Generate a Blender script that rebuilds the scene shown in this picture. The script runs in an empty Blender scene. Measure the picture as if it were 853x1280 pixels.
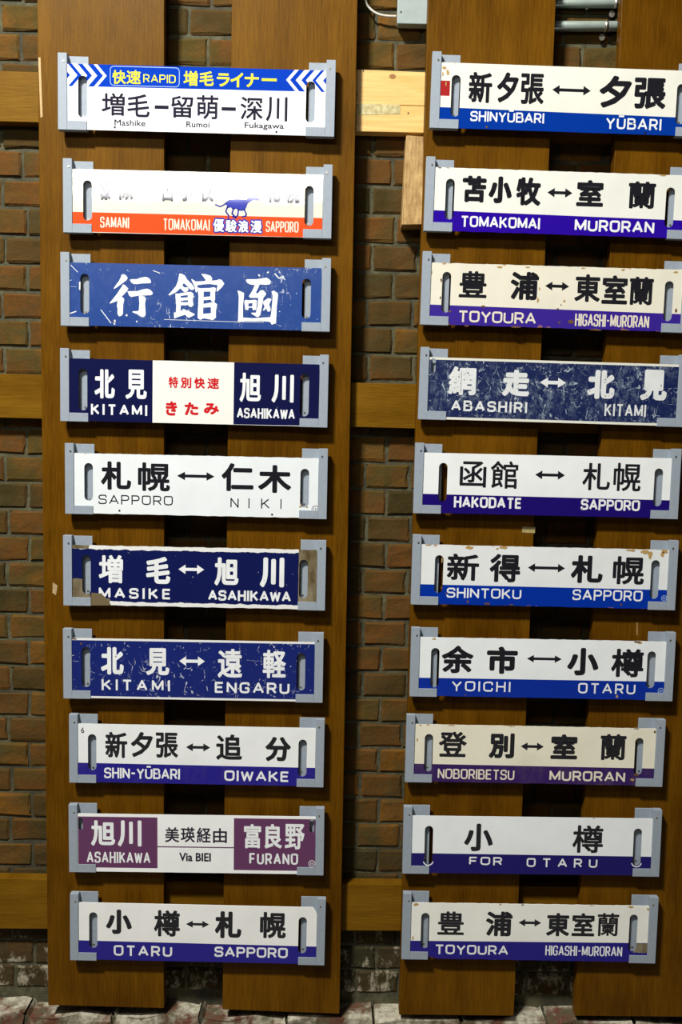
import bpy, math, random
from mathutils import Vector, Matrix
from mathutils.geometry import tessellate_polygon
random.seed(7)
sc = bpy.context.scene
COL = sc.collection

# ---------------------------------------------------------------- camera
RX, RU, RF = Vector((0.999796, -0.004501, 0.019669)), Vector((-0.019214, 0.085315, 0.996169)), Vector((0.006162, 0.996344, -0.085211))
FPX = 1051.9
SY = -0.095                      # plane of the bracket fronts (brick face is y = 0)
CAM = Vector((0.0, SY - 2.088, 0.0))
cd = bpy.data.cameras.new('camera')
cam = bpy.data.objects.new('camera', cd)
COL.objects.link(cam)
M3 = Matrix((RX, RU, -RF)).transposed()
cam.matrix_world = Matrix.Translation(CAM) @ M3.to_4x4()
cd.sensor_fit = 'VERTICAL'; cd.sensor_height = 36.0; cd.lens = FPX / 1280 * 36
cd.clip_start = 0.05
sc.camera = cam
PX = 2.088 / FPX                 # metres per pixel on the plate plane

def at(px, py, y=SY):            # photograph pixel -> point on a wall-parallel plane
    v = RX * (px - 426.5) - RU * (py - 640) + RF * FPX
    p = CAM + v * ((y - CAM.y) / v.y)
    return p

# ---------------------------------------------------------------- world and lamps
w = bpy.data.worlds.new('world'); sc.world = w; w.use_nodes = True
w.node_tree.nodes['Background'].inputs[0].default_value = (0.9, 0.95, 1.0, 1)
w.node_tree.nodes['Background'].inputs[1].default_value = 0.03

def area(name, loc, target, sx, sy, power, color):
    l = bpy.data.lights.new(name, 'AREA'); l.shape = 'RECTANGLE'; l.size = sx; l.size_y = sy
    l.energy = power; l.color = color
    o = bpy.data.objects.new(name, l); COL.objects.link(o)
    o.location = loc
    o.rotation_euler = (Vector(target) - Vector(loc)).to_track_quat('-Z', 'Y').to_euler()
    return o
area('ceiling_lamp', (-1.65, -2.85, 3.6), (0.15, 0, -1.1), 0.6, 0.25, 385, (1.0, 0.97, 0.92))
area('fluorescent_luminaire', (-0.76, -2.25, 1.290), (-0.76, 0, 0.9), 1.36, 0.24, 10.5, (1.0, 0.98, 0.95))

sc.view_settings.view_transform = 'Standard'
sc.view_settings.look = 'None'
sc.view_settings.exposure = 0.06
sc.view_settings.gamma = 1.0
sc.view_settings.use_curve_mapping = False

# ---------------------------------------------------------------- node helper
class NT:
    def __init__(s, name):
        s.m = bpy.data.materials.new(name); s.m.use_nodes = True
        s.t = s.m.node_tree; s.b = s.t.nodes['Principled BSDF']
    def n(s, typ, **kw):
        x = s.t.nodes.new(typ)
        for k, v in kw.items(): setattr(x, k, v)
        return x
    def put(s, sock, v):
        if isinstance(v, bpy.types.NodeSocket): s.t.links.new(v, sock)
        elif isinstance(v, (tuple, list)) and len(v) == 3 and len(sock.default_value) == 4: sock.default_value = (*v, 1)
        else: sock.default_value = v
    def math(s, op, a, b=0.0, c=0.0, clamp=False):
        x = s.n('ShaderNodeMath', operation=op); x.use_clamp = clamp
        s.put(x.inputs[0], a); s.put(x.inputs[1], b); s.put(x.inputs[2], c)
        return x.outputs[0]
    def mix(s, f, a, b):
        x = s.n('ShaderNodeMix', data_type='RGBA')
        s.put(x.inputs[0], f); s.put(x.inputs[6], a); s.put(x.inputs[7], b)
        return x.outputs[2]
    def coord(s, kind='Object'):
        return s.n('ShaderNodeTexCoord').outputs[kind]
    def noise(s, vec, scale=5, detail=3, rough=0.5, stretch=None, offset=None):
        if stretch or offset:
            mp = s.n('ShaderNodeMapping'); s.put(mp.inputs[0], vec)
            if stretch: mp.inputs['Scale'].default_value = stretch
            if offset: mp.inputs['Location'].default_value = offset
            vec = mp.outputs[0]
        x = s.n('ShaderNodeTexNoise'); s.put(x.inputs['Vector'], vec)
        x.inputs['Scale'].default_value = scale; x.inputs['Detail'].default_value = detail
        x.inputs['Roughness'].default_value = rough
        return x.outputs['Fac']
    def step(s, v, lo, hi):
        x = s.n('ShaderNodeMapRange'); s.put(x.inputs[0], v)
        x.inputs[1].default_value = lo; x.inputs[2].default_value = hi
        return x.outputs[0]
    def ramp(s, v, stops, interp='LINEAR'):
        x = s.n('ShaderNodeValToRGB'); s.put(x.inputs[0], v); x.color_ramp.interpolation = interp
        e = x.color_ramp.elements
        while len(e) < len(stops): e.new(0.5)
        for k, (p, c) in enumerate(stops): e[k].position = p; e[k].color = (*c, 1)
        return x.outputs[0]
    def bump(s, h, dist=0.001, strength=1.0):
        x = s.n('ShaderNodeBump'); s.put(x.inputs['Height'], h)
        x.inputs['Distance'].default_value = dist; x.inputs['Strength'].default_value = strength
        s.t.links.new(x.outputs[0], s.b.inputs['Normal'])
    def out(s, col, rough=0.5, metal=0.0, ior=1.5):
        s.put(s.b.inputs['Base Color'], col); s.put(s.b.inputs['Roughness'], rough)
        s.b.inputs['Metallic'].default_value = metal; s.b.inputs['IOR'].default_value = ior
        return s.m

def mat_plain(name, col, rough=0.5, metal=0.0, var=0.12, scale=60):
    k = NT(name); nz = k.noise(k.coord(), scale, 4)
    f = k.step(nz, 0.3, 0.7)
    c = k.mix(f, tuple(x * (1 - var) for x in col), tuple(min(1, x * (1 + var)) for x in col))
    return k.out(c, rough, metal)

# wood of the display boards: varnished, vertical flecked grain
def mat_board(name, dark, light, horizontal=False):
    k = NT(name); co = k.coord()
    oi = k.n('ShaderNodeObjectInfo').outputs['Random']
    sh = k.n('ShaderNodeVectorMath', operation='ADD'); k.put(sh.inputs[0], co)
    cb = k.n('ShaderNodeCombineXYZ'); k.put(cb.inputs[0], k.math('MULTIPLY', oi, 7.0)); k.t.links.new(cb.outputs[0], sh.inputs[1])
    co = sh.outputs[0]
    st1 = (1, 1, 14) if horizontal else (14, 1, 1)
    st2 = (8, 1, 160) if horizontal else (160, 1, 8)
    st3 = (20, 1, 240) if horizontal else (240, 1, 20)
    broad = k.noise(co, 1.6, 3, 0.5, st1)
    fleck = k.noise(co, 1.6, 3, 0.65, st2)
    pore = k.noise(co, 2.0, 2, 0.6, st3)
    patch = k.noise(co, 3.5, 3, 0.6)
    f = k.math('ADD', k.math('MULTIPLY', broad, 0.45), k.math('MULTIPLY', fleck, 0.55))
    f = k.math('ADD', f, k.math('MULTIPLY', k.math('SUBTRACT', patch, 0.5), 0.5))
    c = k.mix(k.step(f, 0.36, 0.66), dark, light)
    c = k.mix(k.math('MULTIPLY', k.step(pore, 0.60, 0.72), 0.35), c, tuple(x * 0.45 for x in dark))
    k.bump(k.math('ADD', fleck, pore), 0.0006, 0.5)
    r = k.step(k.math('ADD', fleck, patch), 0.5, 1.5)
    k.b.inputs['Specular Tint'].default_value = (1.0, 0.76, 0.36, 1)
    return k.out(c, k.math('ADD', k.math('MULTIPLY', r, 0.16), 0.36), 0, 1.24)

M_board = mat_board('varnished_board', (0.072, 0.027, 0.0006), (0.150, 0.062, 0.0022))
M_rail = mat_board('varnished_rail', (0.110, 0.050, 0.002), (0.195, 0.094, 0.006), True)

k = NT('pine'); co = k.coord()
g = k.noise(co, 2.2, 4, 0.6, (3, 1, 60)); kn = k.n('ShaderNodeTexVoronoi'); kn.inputs['Scale'].default_value = 9
k.put(kn.inputs['Vector'], co)
c = k.mix(k.step(g, 0.35, 0.7), (0.66, 0.40, 0.11), (0.80, 0.54, 0.19))
k.bump(g, 0.0004, 0.4)
M_pine = k.out(c, 0.45)
M_knot = mat_plain('pine_knot', (0.30, 0.13, 0.03), 0.5)
k = NT('pine_glue_patch'); co = k.coord(); g = k.noise(co, 90, 4)
M_glue = k.out(k.mix(k.step(g, 0.4, 0.65), (0.42, 0.36, 0.16), (0.62, 0.55, 0.28)), k.step(g, 0.9, 0.3))
k = NT('rough_pine'); co = k.coord(); g = k.noise(co, 2.5, 5, 0.7, (60, 40, 9)); pt = k.noise(co, 30, 3)
c = k.mix(k.step(k.math('ADD', g, k.math('MULTIPLY', pt, 0.4)), 0.55, 0.9), (0.27, 0.145, 0.035), (0.60, 0.40, 0.15))
k.bump(g, 0.002, 0.6)
M_rough_pine = k.out(c, 0.6)

# bricks
def mat_brick(name, white):
    k = NT(name); co = k.coord(); ge = k.n('ShaderNodeNewGeometry').outputs['Position']
    rnd = k.n('ShaderNodeObjectInfo').outputs['Random']
    big = k.noise(ge, 7.5, 2, 0.5)
    base = k.ramp(k.math('ADD', k.math('MULTIPLY', rnd, 0.75), k.math('MULTIPLY', k.math('SUBTRACT', big, 0.5), 0.9)),
                  [(0.0, (0.040, 0.028, 0.006)), (0.22, (0.078, 0.040, 0.008)), (0.42, (0.120, 0.048, 0.008)),
                   (0.58, (0.070, 0.048, 0.009)), (0.72, (0.135, 0.060, 0.008)), (1.0, (0.200, 0.078, 0.008))])
    fine = k.noise(ge, 60, 5, 0.65)
    c = k.mix(k.math('MULTIPLY', k.step(fine, 0.45, 0.75), 0.55), base, (0.050, 0.040, 0.013))
    # soot film, thin everywhere
    film = k.noise(ge, 14, 4, 0.6)
    c = k.mix(k.math('MULTIPLY', k.step(film, 0.48, 0.72), 0.55), c, (0.058, 0.050, 0.019))
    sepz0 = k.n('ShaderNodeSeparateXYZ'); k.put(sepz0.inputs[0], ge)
    foot_mix = k.math('MULTIPLY', k.step(k.math('ADD', sepz0.outputs[2], k.math('MULTIPLY', big, 0.3)), -0.85, -1.25), 0.0 if white else 0.7)
    c = k.mix(foot_mix, c, (0.030, 0.028, 0.014))  # bricks turn darker grey-olive towards the foot of the wall
    # lime splashes and bloom
    sp = k.noise(ge, 26, 5, 0.75, (1, 1, 0.6))
    sepz = k.n('ShaderNodeSeparateXYZ'); k.put(sepz.inputs[0], ge)
    low = k.step(sepz.outputs[2], -1.12, -1.52)
    lo = k.math('SUBTRACT', 0.70, k.math('MULTIPLY', low, 0.23 if not white else 0.30))
    m = k.math('MULTIPLY', k.math('SUBTRACT', sp, lo), 9.0, clamp=True)
    c = k.mix(k.math('MULTIPLY', m, 0.8), c, (0.42, 0.38, 0.27))
    if white:
        r2 = k.noise(ge, 9, 4, 0.7)
        grime = k.mix(k.step(sp, 0.4, 0.6), (0.13, 0.05, 0.03), (0.10, 0.09, 0.05))
        c = k.mix(k.step(r2, 0.42, 0.56), k.mix(k.step(fine, 0.3, 0.6), (0.20, 0.18, 0.11), (0.55, 0.52, 0.40)), grime)
    k.bump(k.math('ADD', fine, k.math('MULTIPLY', film, 1.5)), 0.004, 0.7)
    return k.out(c, 0.9, 0, 1.25)
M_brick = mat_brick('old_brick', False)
M_white_brick = mat_brick('limewashed_brick', True)
k = NT('mortar'); ge = k.n('ShaderNodeNewGeometry').outputs['Position']; g = k.noise(ge, 50, 5, 0.7); g2 = k.noise(ge, 8, 3)
c = k.mix(k.step(g, 0.35, 0.7), (0.045, 0.042, 0.018), (0.115, 0.108, 0.055))
c = k.mix(k.step(g2, 0.45, 0.7), c, (0.028, 0.027, 0.016))
k.bump(g, 0.004, 0.8)
M_mortar = k.out(c, 0.9)
M_bracket = mat_plain('grey_enamel_steel', (0.285, 0.335, 0.385), 0.6, 0.0, 0.05, 90)
M_screw = mat_plain('zinc_screw', (0.62, 0.60, 0.50), 0.3, 0.9)
M_boxg = mat_plain('grey_green_plastic', (0.30, 0.36, 0.34), 0.5, 0, 0.06)
M_pipe = mat_plain('grey_conduit', (0.27, 0.33, 0.29), 0.45, 0.1, 0.15, 30)
M_cable = mat_plain('white_cable', (0.62, 0.58, 0.50), 0.5)
M_dark = mat_plain('dark_plastic', (0.02, 0.02, 0.02), 0.5)
M_floor = mat_plain('concrete_floor', (0.16, 0.15, 0.13), 0.8, 0, 0.25, 6)

# ---------------------------------------------------------------- mesh helpers
class MB:
    def __init__(s): s.v = []; s.f = []
    def box(s, x0, x1, y0, y1, z0, z1):
        b = len(s.v)
        s.v += [(x0, y0, z0), (x1, y0, z0), (x1, y1, z0), (x0, y1, z0), (x0, y0, z1), (x1, y0, z1), (x1, y1, z1), (x0, y1, z1)]
        s.f += [tuple(b + i for i in q) for q in ((0, 3, 2, 1), (4, 5, 6, 7), (0, 1, 5, 4), (1, 2, 6, 5), (2, 3, 7, 6), (3, 0, 4, 7))]
        return s
    def quadprism(s, q, y0, y1):      # q: four (x, z), counter-clockwise seen from the front
        b = len(s.v)
        s.v += [(x, y0, z) for x, z in q] + [(x, y1, z) for x, z in q]
        n = len(q)
        s.f.append(tuple(range(b, b + n))); s.f.append(tuple(range(b + 2 * n - 1, b + n - 1, -1)))
        for i in range(n):
            j = (i + 1) % n
            s.f.append((b + j, b + i, b + n + i, b + n + j))
        return s
    def poly(s, loops, y):            # flat polygon with holes
        b = len(s.v)
        for L in loops: s.v += [(x, y, z) for x, z in L]
        for t in tessellate_polygon([[Vector((x, z, 0)) for x, z in L] for L in loops]):
            p = [s.v[b + i] for i in t]
            a = (p[1][0] - p[0][0]) * (p[2][2] - p[0][2]) - (p[1][2] - p[0][2]) * (p[2][0] - p[0][0])
            s.f.append(tuple(b + i for i in (t if a > 0 else t[::-1])))
        return s
    def slab(s, loops, y0, y1):       # extruded polygon with holes
        s.poly(loops, y0)
        n0 = len(s.f); s.poly(loops, y1)
        s.f[n0:] = [q[::-1] for q in s.f[n0:]]
        for L in loops:
            b = len(s.v); n = len(L)
            s.v += [(x, y0, z) for x, z in L] + [(x, y1, z) for x, z in L]
            for i in range(n):
                j = (i + 1) % n
                s.f.append((b + j, b + i, b + n + i, b + n + j))
        return s
    def tube(s, pts, r, seg=10, cap=True):
        rings = []
        for i, p in enumerate(pts):
            p = Vector(p)
            d = (Vector(pts[min(i + 1, len(pts) - 1)]) - Vector(pts[max(i - 1, 0)])).normalized()
            a = d.cross(Vector((0, 0, 1)) if abs(d.z) < 0.9 else Vector((1, 0, 0))).normalized(); c = d.cross(a)
            rings.append(len(s.v))
            for k_ in range(seg):
                t = 2 * math.pi * k_ / seg
                q = p + a * (r * math.cos(t)) + c * (r * math.sin(t)); s.v.append(tuple(q))
        for i in range(len(rings) - 1):
            for k_ in range(seg):
                j = (k_ + 1) % seg
                s.f.append((rings[i] + k_, rings[i] + j, rings[i + 1] + j, rings[i + 1] + k_))
        if cap:
            s.f.append(tuple(rings[0] + k_ for k_ in range(seg))[::-1]); s.f.append(tuple(rings[-1] + k_ for k_ in range(seg)))
        return s
    def mesh(s, name, mat):
        me = bpy.data.meshes.new(name); me.from_pydata(s.v, [], s.f); me.update(); me.materials.append(mat)
        return me
    def build(s, name, mat, parent=None, loc=None, bevel=0, smooth=False):
        me = s.mesh(name, mat)
        o = bpy.data.objects.new(name, me); COL.objects.link(o)
        if parent: o.parent = parent
        if loc is not None: o.location = loc
        if smooth:
            for p in me.polygons: p.use_smooth = True
        if bevel:
            m = o.modifiers.new('bevel', 'BEVEL'); m.width = bevel; m.segments = 2; m.limit_method = 'ANGLE'
        return o

def tag(o, label=None, cat=None, group=None, kind=None):
    if label: o['label'] = label
    if cat: o['category'] = cat
    if group: o['group'] = group
    if kind: o['kind'] = kind
    return o
def empty(name, loc, rot=(0, 0, 0)):
    o = bpy.data.objects.new(name, None); COL.objects.link(o); o.location = loc; o.rotation_euler = rot
    o.empty_display_size = 0.02
    return o

# ---------------------------------------------------------------- plates: positions (x, z, tilt, bracket-to-bracket width, height)
FIT = {
'L1': (-0.3518, 0.8143, -0.0045, 0.6617, 0.1768), 'L2': (-0.3480, 0.5734, -0.0020, 0.6486, 0.1740),
'L3': (-0.3518, 0.3520, -0.0021, 0.6570, 0.1761), 'L4': (-0.3539, 0.1202, -0.0047, 0.6585, 0.1777),
'L5': (-0.3479, -0.1091, -0.0019, 0.6506, 0.1755), 'L6': (-0.3510, -0.3393, -0.0015, 0.6571, 0.1775),
'L7': (-0.3531, -0.5764, 0.0010, 0.6572, 0.1797), 'L8': (-0.3433, -0.7979, -0.0019, 0.6503, 0.1785),
'L9': (-0.3426, -1.0340, 0.0033, 0.6568, 0.1797), 'L10': (-0.3383, -1.2756, -0.0052, 0.6631, 0.1804),
'R1': (0.5386, 0.8345, -0.0116, 0.6600, 0.1762), 'R2': (0.5308, 0.5928, -0.0111, 0.6600, 0.1750),
'R3': (0.5285, 0.3695, -0.0109, 0.6600, 0.1757), 'R4': (0.5297, 0.1399, -0.0099, 0.6600, 0.1766),
'R5': (0.5242, -0.0917, -0.0037, 0.6614, 0.1754), 'R6': (0.5269, -0.3215, -0.0038, 0.6665, 0.1769),
'R7': (0.5313, -0.5567, -0.0010, 0.6693, 0.1776), 'R8': (0.5213, -0.7822, -0.0016, 0.6614, 0.1765),
'R9': (0.5229, -1.0235, 0.0044, 0.6657, 0.1785), 'R10': (0.5261, -1.2575, -0.0009, 0.6644, 0.1799)}

def loc_of(key, px, py):          # photograph pixel -> plate-local (x, z)
    x, z, t, W, H = FIT[key]
    p = at(px, py); dx, dz = p.x - x, p.z - z
    c, s = math.cos(t), math.sin(t)
    return dx * c + dz * s, -dx * s + dz * c

# ---------------------------------------------------------------- lettering
LAYER = 6e-6
def glyph_loops(ch):
    cu = bpy.data.curves.new('glyph', 'FONT'); cu.body = ch; cu.resolution_u = 3
    ob = bpy.data.objects.new('glyph', cu); COL.objects.link(ob)
    dg = bpy.context.evaluated_depsgraph_get()
    me = bpy.data.meshes.new_from_object(ob.evaluated_get(dg))
    vs = [(v.co.x, v.co.y) for v in me.vertices]; fs = [tuple(p.vertices) for p in me.polygons]
    bpy.data.objects.remove(ob); bpy.data.curves.remove(cu); bpy.data.meshes.remove(me)
    cnt = {}
    for f in fs:
        for i in range(len(f)):
            a, b = f[i], f[(i + 1) % len(f)]; e = (min(a, b), max(a, b)); cnt[e] = cnt.get(e, 0) + 1
    return vs, fs, [e for e, n in cnt.items() if n == 1]
GL = {}
def disc(mb, x, z, r, y, n=8):
    b = len(mb.v)
    mb.v += [(x + r * math.cos(2 * math.pi * i / n), y, z + r * math.sin(2 * math.pi * i / n)) for i in range(n)]
    mb.f.append(tuple(range(b, b + n)))
def seg(mb, a, b, r, y):
    dx, dz = b[0] - a[0], b[1] - a[1]; L = math.hypot(dx, dz)
    if L < 1e-7: return
    nx, nz = -dz / L * r, dx / L * r; k_ = len(mb.v)
    mb.v += [(a[0] - nx, y, a[1] - nz), (b[0] - nx, y, b[1] - nz), (b[0] + nx, y, b[1] + nz), (a[0] + nx, y, a[1] + nz)]
    mb.f.append((k_, k_ + 1, k_ + 2, k_ + 3))
def glyph(mb, ch, x0, x1, z0, z1, b, y):      # ink box in plate coordinates, b = extra weight
    if ch not in GL: GL[ch] = glyph_loops(ch)
    vs, fs, es = GL[ch]
    if not vs: return
    ax, bx = min(v[0] for v in vs), max(v[0] for v in vs); az, bz = min(v[1] for v in vs), max(v[1] for v in vs)
    sx = (x1 - x0 - 2 * b) / max(bx - ax, 1e-6); sz = (z1 - z0 - 2 * b) / max(bz - az, 1e-6)
    P = [(x0 + b + (v[0] - ax) * sx, z0 + b + (v[1] - az) * sz) for v in vs]
    k_ = len(mb.v); mb.v += [(p[0], y, p[1]) for p in P]; mb.f += [tuple(k_ + i for i in f) for f in fs]
    if b > 0:
        used = set()
        for i, (p, q) in enumerate(es):
            seg(mb, P[p], P[q], b, y - LAYER * (1 + i % 5)); used.add(p); used.add(q)
        for i, p in enumerate(used): disc(mb, P[p][0], P[p][1], b, y - LAYER * (6 + i % 5), 6)

def rnd(pts, r=0.2, closed=False, n=4):        # polyline with rounded corners
    out = []; m = len(pts)
    for i, p in enumerate(pts):
        if not closed and i in (0, m - 1): out.append(p); continue
        a, c = pts[i - 1], pts[(i + 1) % m]
        la, lc = math.dist(a, p), math.dist(c, p); q = min(r, la * .49, lc * .49)
        A = (p[0] + (a[0] - p[0]) * q / la, p[1] + (a[1] - p[1]) * q / la); C = (p[0] + (c[0] - p[0]) * q / lc, p[1] + (c[1] - p[1]) * q / lc)
        for k_ in range(n + 1):
            t = k_ / n
            out.append(((1 - t) ** 2 * A[0] + 2 * t * (1 - t) * p[0] + t * t * C[0], (1 - t) ** 2 * A[1] + 2 * t * (1 - t) * p[1] + t * t * C[1]))
    if closed: out.append(out[0])
    return out
def letters():
    R = rnd; U = [R([(0, 1), (0, 0), (.64, 0), (.64, 1)], .28)]
    P = [[(0, 0), (0, 1)], R([(0, 1), (.6, 1), (.6, .44), (0, .44)], .25)]
    return {
    'A': (.74, [[(0, 0), (.37, 1), (.74, 0)], [(.13, .32), (.61, .32)]]),
    'B': (.64, [[(0, 0), (0, 1)], R([(0, 1), (.58, 1), (.58, .53), (0, .53)]), R([(0, .53), (.64, .53), (.64, 0), (0, 0)], .22)]),
    'C': (.64, [R([(.64, .68), (.64, 1), (0, 1), (0, 0), (.64, 0), (.64, .32)], .28)]),
    'D': (.64, [[(0, 0), (0, 1)], R([(0, 1), (.64, 1), (.64, 0), (0, 0)], .32)]),
    'E': (.56, [[(.56, 1), (0, 1), (0, 0), (.56, 0)], [(0, .52), (.5, .52)]]),
    'F': (.56, [[(.56, 1), (0, 1), (0, 0)], [(0, .5), (.5, .5)]]),
    'G': (.66, [R([(.64, .74), (.64, 1), (0, 1), (0, 0), (.64, 0), (.64, .46)], .28), [(.66, .46), (.36, .46)]]),
    'H': (.62, [[(0, 0), (0, 1)], [(.62, 0), (.62, 1)], [(0, .52), (.62, .52)]]),
    'I': (0, [[(0, 0), (0, 1)]]),
    'K': (.64, [[(0, 0), (0, 1)], [(.6, 1), (0, .36)], [(.2, .57), (.64, 0)]]),
    'M': (.8, [[(0, 0), (0, 1), (.4, .12), (.8, 1), (.8, 0)]]),
    'N': (.64, [[(0, 0), (0, 1), (.64, 0), (.64, 1)]]),
    'O': (.68, [R([(.34, 1), (0, 1), (0, 0), (.68, 0), (.68, 1)], .3, True)]),
    'P': (.6, P), 'R': (.62, P + [[(.34, .44), (.62, 0)]]),
    'S': (.62, [R([(.6, .74), (.6, 1), (0, 1), (0, .52), (.62, .52), (.62, 0), (0, 0), (0, .26)], .24)]),
    'T': (.66, [[(0, 1), (.66, 1)], [(.33, 1), (.33, 0)]]),
    'U': (.64, U), 'Ū': (.64, U + [[(.08, 1.27), (.56, 1.27)]]),
    'W': (.9, [[(0, 1), (.22, 0), (.45, .9), (.68, 0), (.9, 1)]]),
    'Y': (.68, [[(0, 1), (.34, .46), (.68, 1)], [(.34, .46), (.34, 0)]]),
    '-': (.4, [[(0, .5), (.4, .5)]]), ' ': (.5, []), 'Z': (.6, [[(0, 1), (.6, 1), (0, 0), (.6, 0)]])}
LET = letters()
def word(mb, text, x0, x1, z0, z1, th, gap, y):   # z0..z1 is the cap height incl. stroke
    tot = sum(LET[c][0] for c in text) + gap * (len(text) - 1)
    gap *= 0.7; tot = sum(LET[c][0] for c in text) + gap * (len(text) - 1)
    sx = (x1 - x0 - th - (len(text) - 1) * th * 0.7) / tot; sz = z1 - z0 - th; x = x0 + th / 2; n = 0
    for c in text:
        wd, paths = LET[c]
        for pth in paths:
            Q = [(x + p[0] * sx, z0 + th / 2 + p[1] * sz) for p in pth]
            for i in range(len(Q) - 1):
                a, b = Q[i], Q[i + 1]
                # butt caps extended by half a stroke at corners only
                seg(mb, a, b, th / 2, y - LAYER * (n % 4)); n += 1
            for i in range(1, len(Q) - 1): disc(mb, Q[i][0], Q[i][1], th / 2, y - LAYER * (5 + i % 3))
            if len(Q) == 2 and abs(Q[0][0] - Q[1][0]) < 1e-9: # vertical stems reach the full cap height
                a, b = Q; e = th / 2 if a[1] < b[1] else -th / 2
                seg(mb, (a[0], a[1] - e), (b[0], b[1] + e), th / 2, y - LAYER * 4)
        x += (wd + gap) * sx + th * 0.7

def arrow(mb, x0, x1, zc, th, head, hh, y):
    mb.poly([[(x0, zc), (x0 + head, zc - hh), (x0 + head, zc - th / 2), (x1 - head, zc - th / 2), (x1 - head, zc - hh), (x1, zc),
              (x1 - head, zc + hh), (x1 - head, zc + th / 2), (x0 + head, zc + th / 2), (x0 + head, zc + hh)]], y)

def stadium(xc, z0, z1, wdt, n=7):
    r = wdt / 2; out = []
    for i in range(n + 1):
        t = math.pi * i / n; out.append((xc + r * math.cos(t), z1 - r + r * math.sin(t)))
    for i in range(n + 1):
        t = math.pi + math.pi * i / n; out.append((xc + r * math.cos(t), z0 + r + r * math.sin(t)))
    return out

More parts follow.
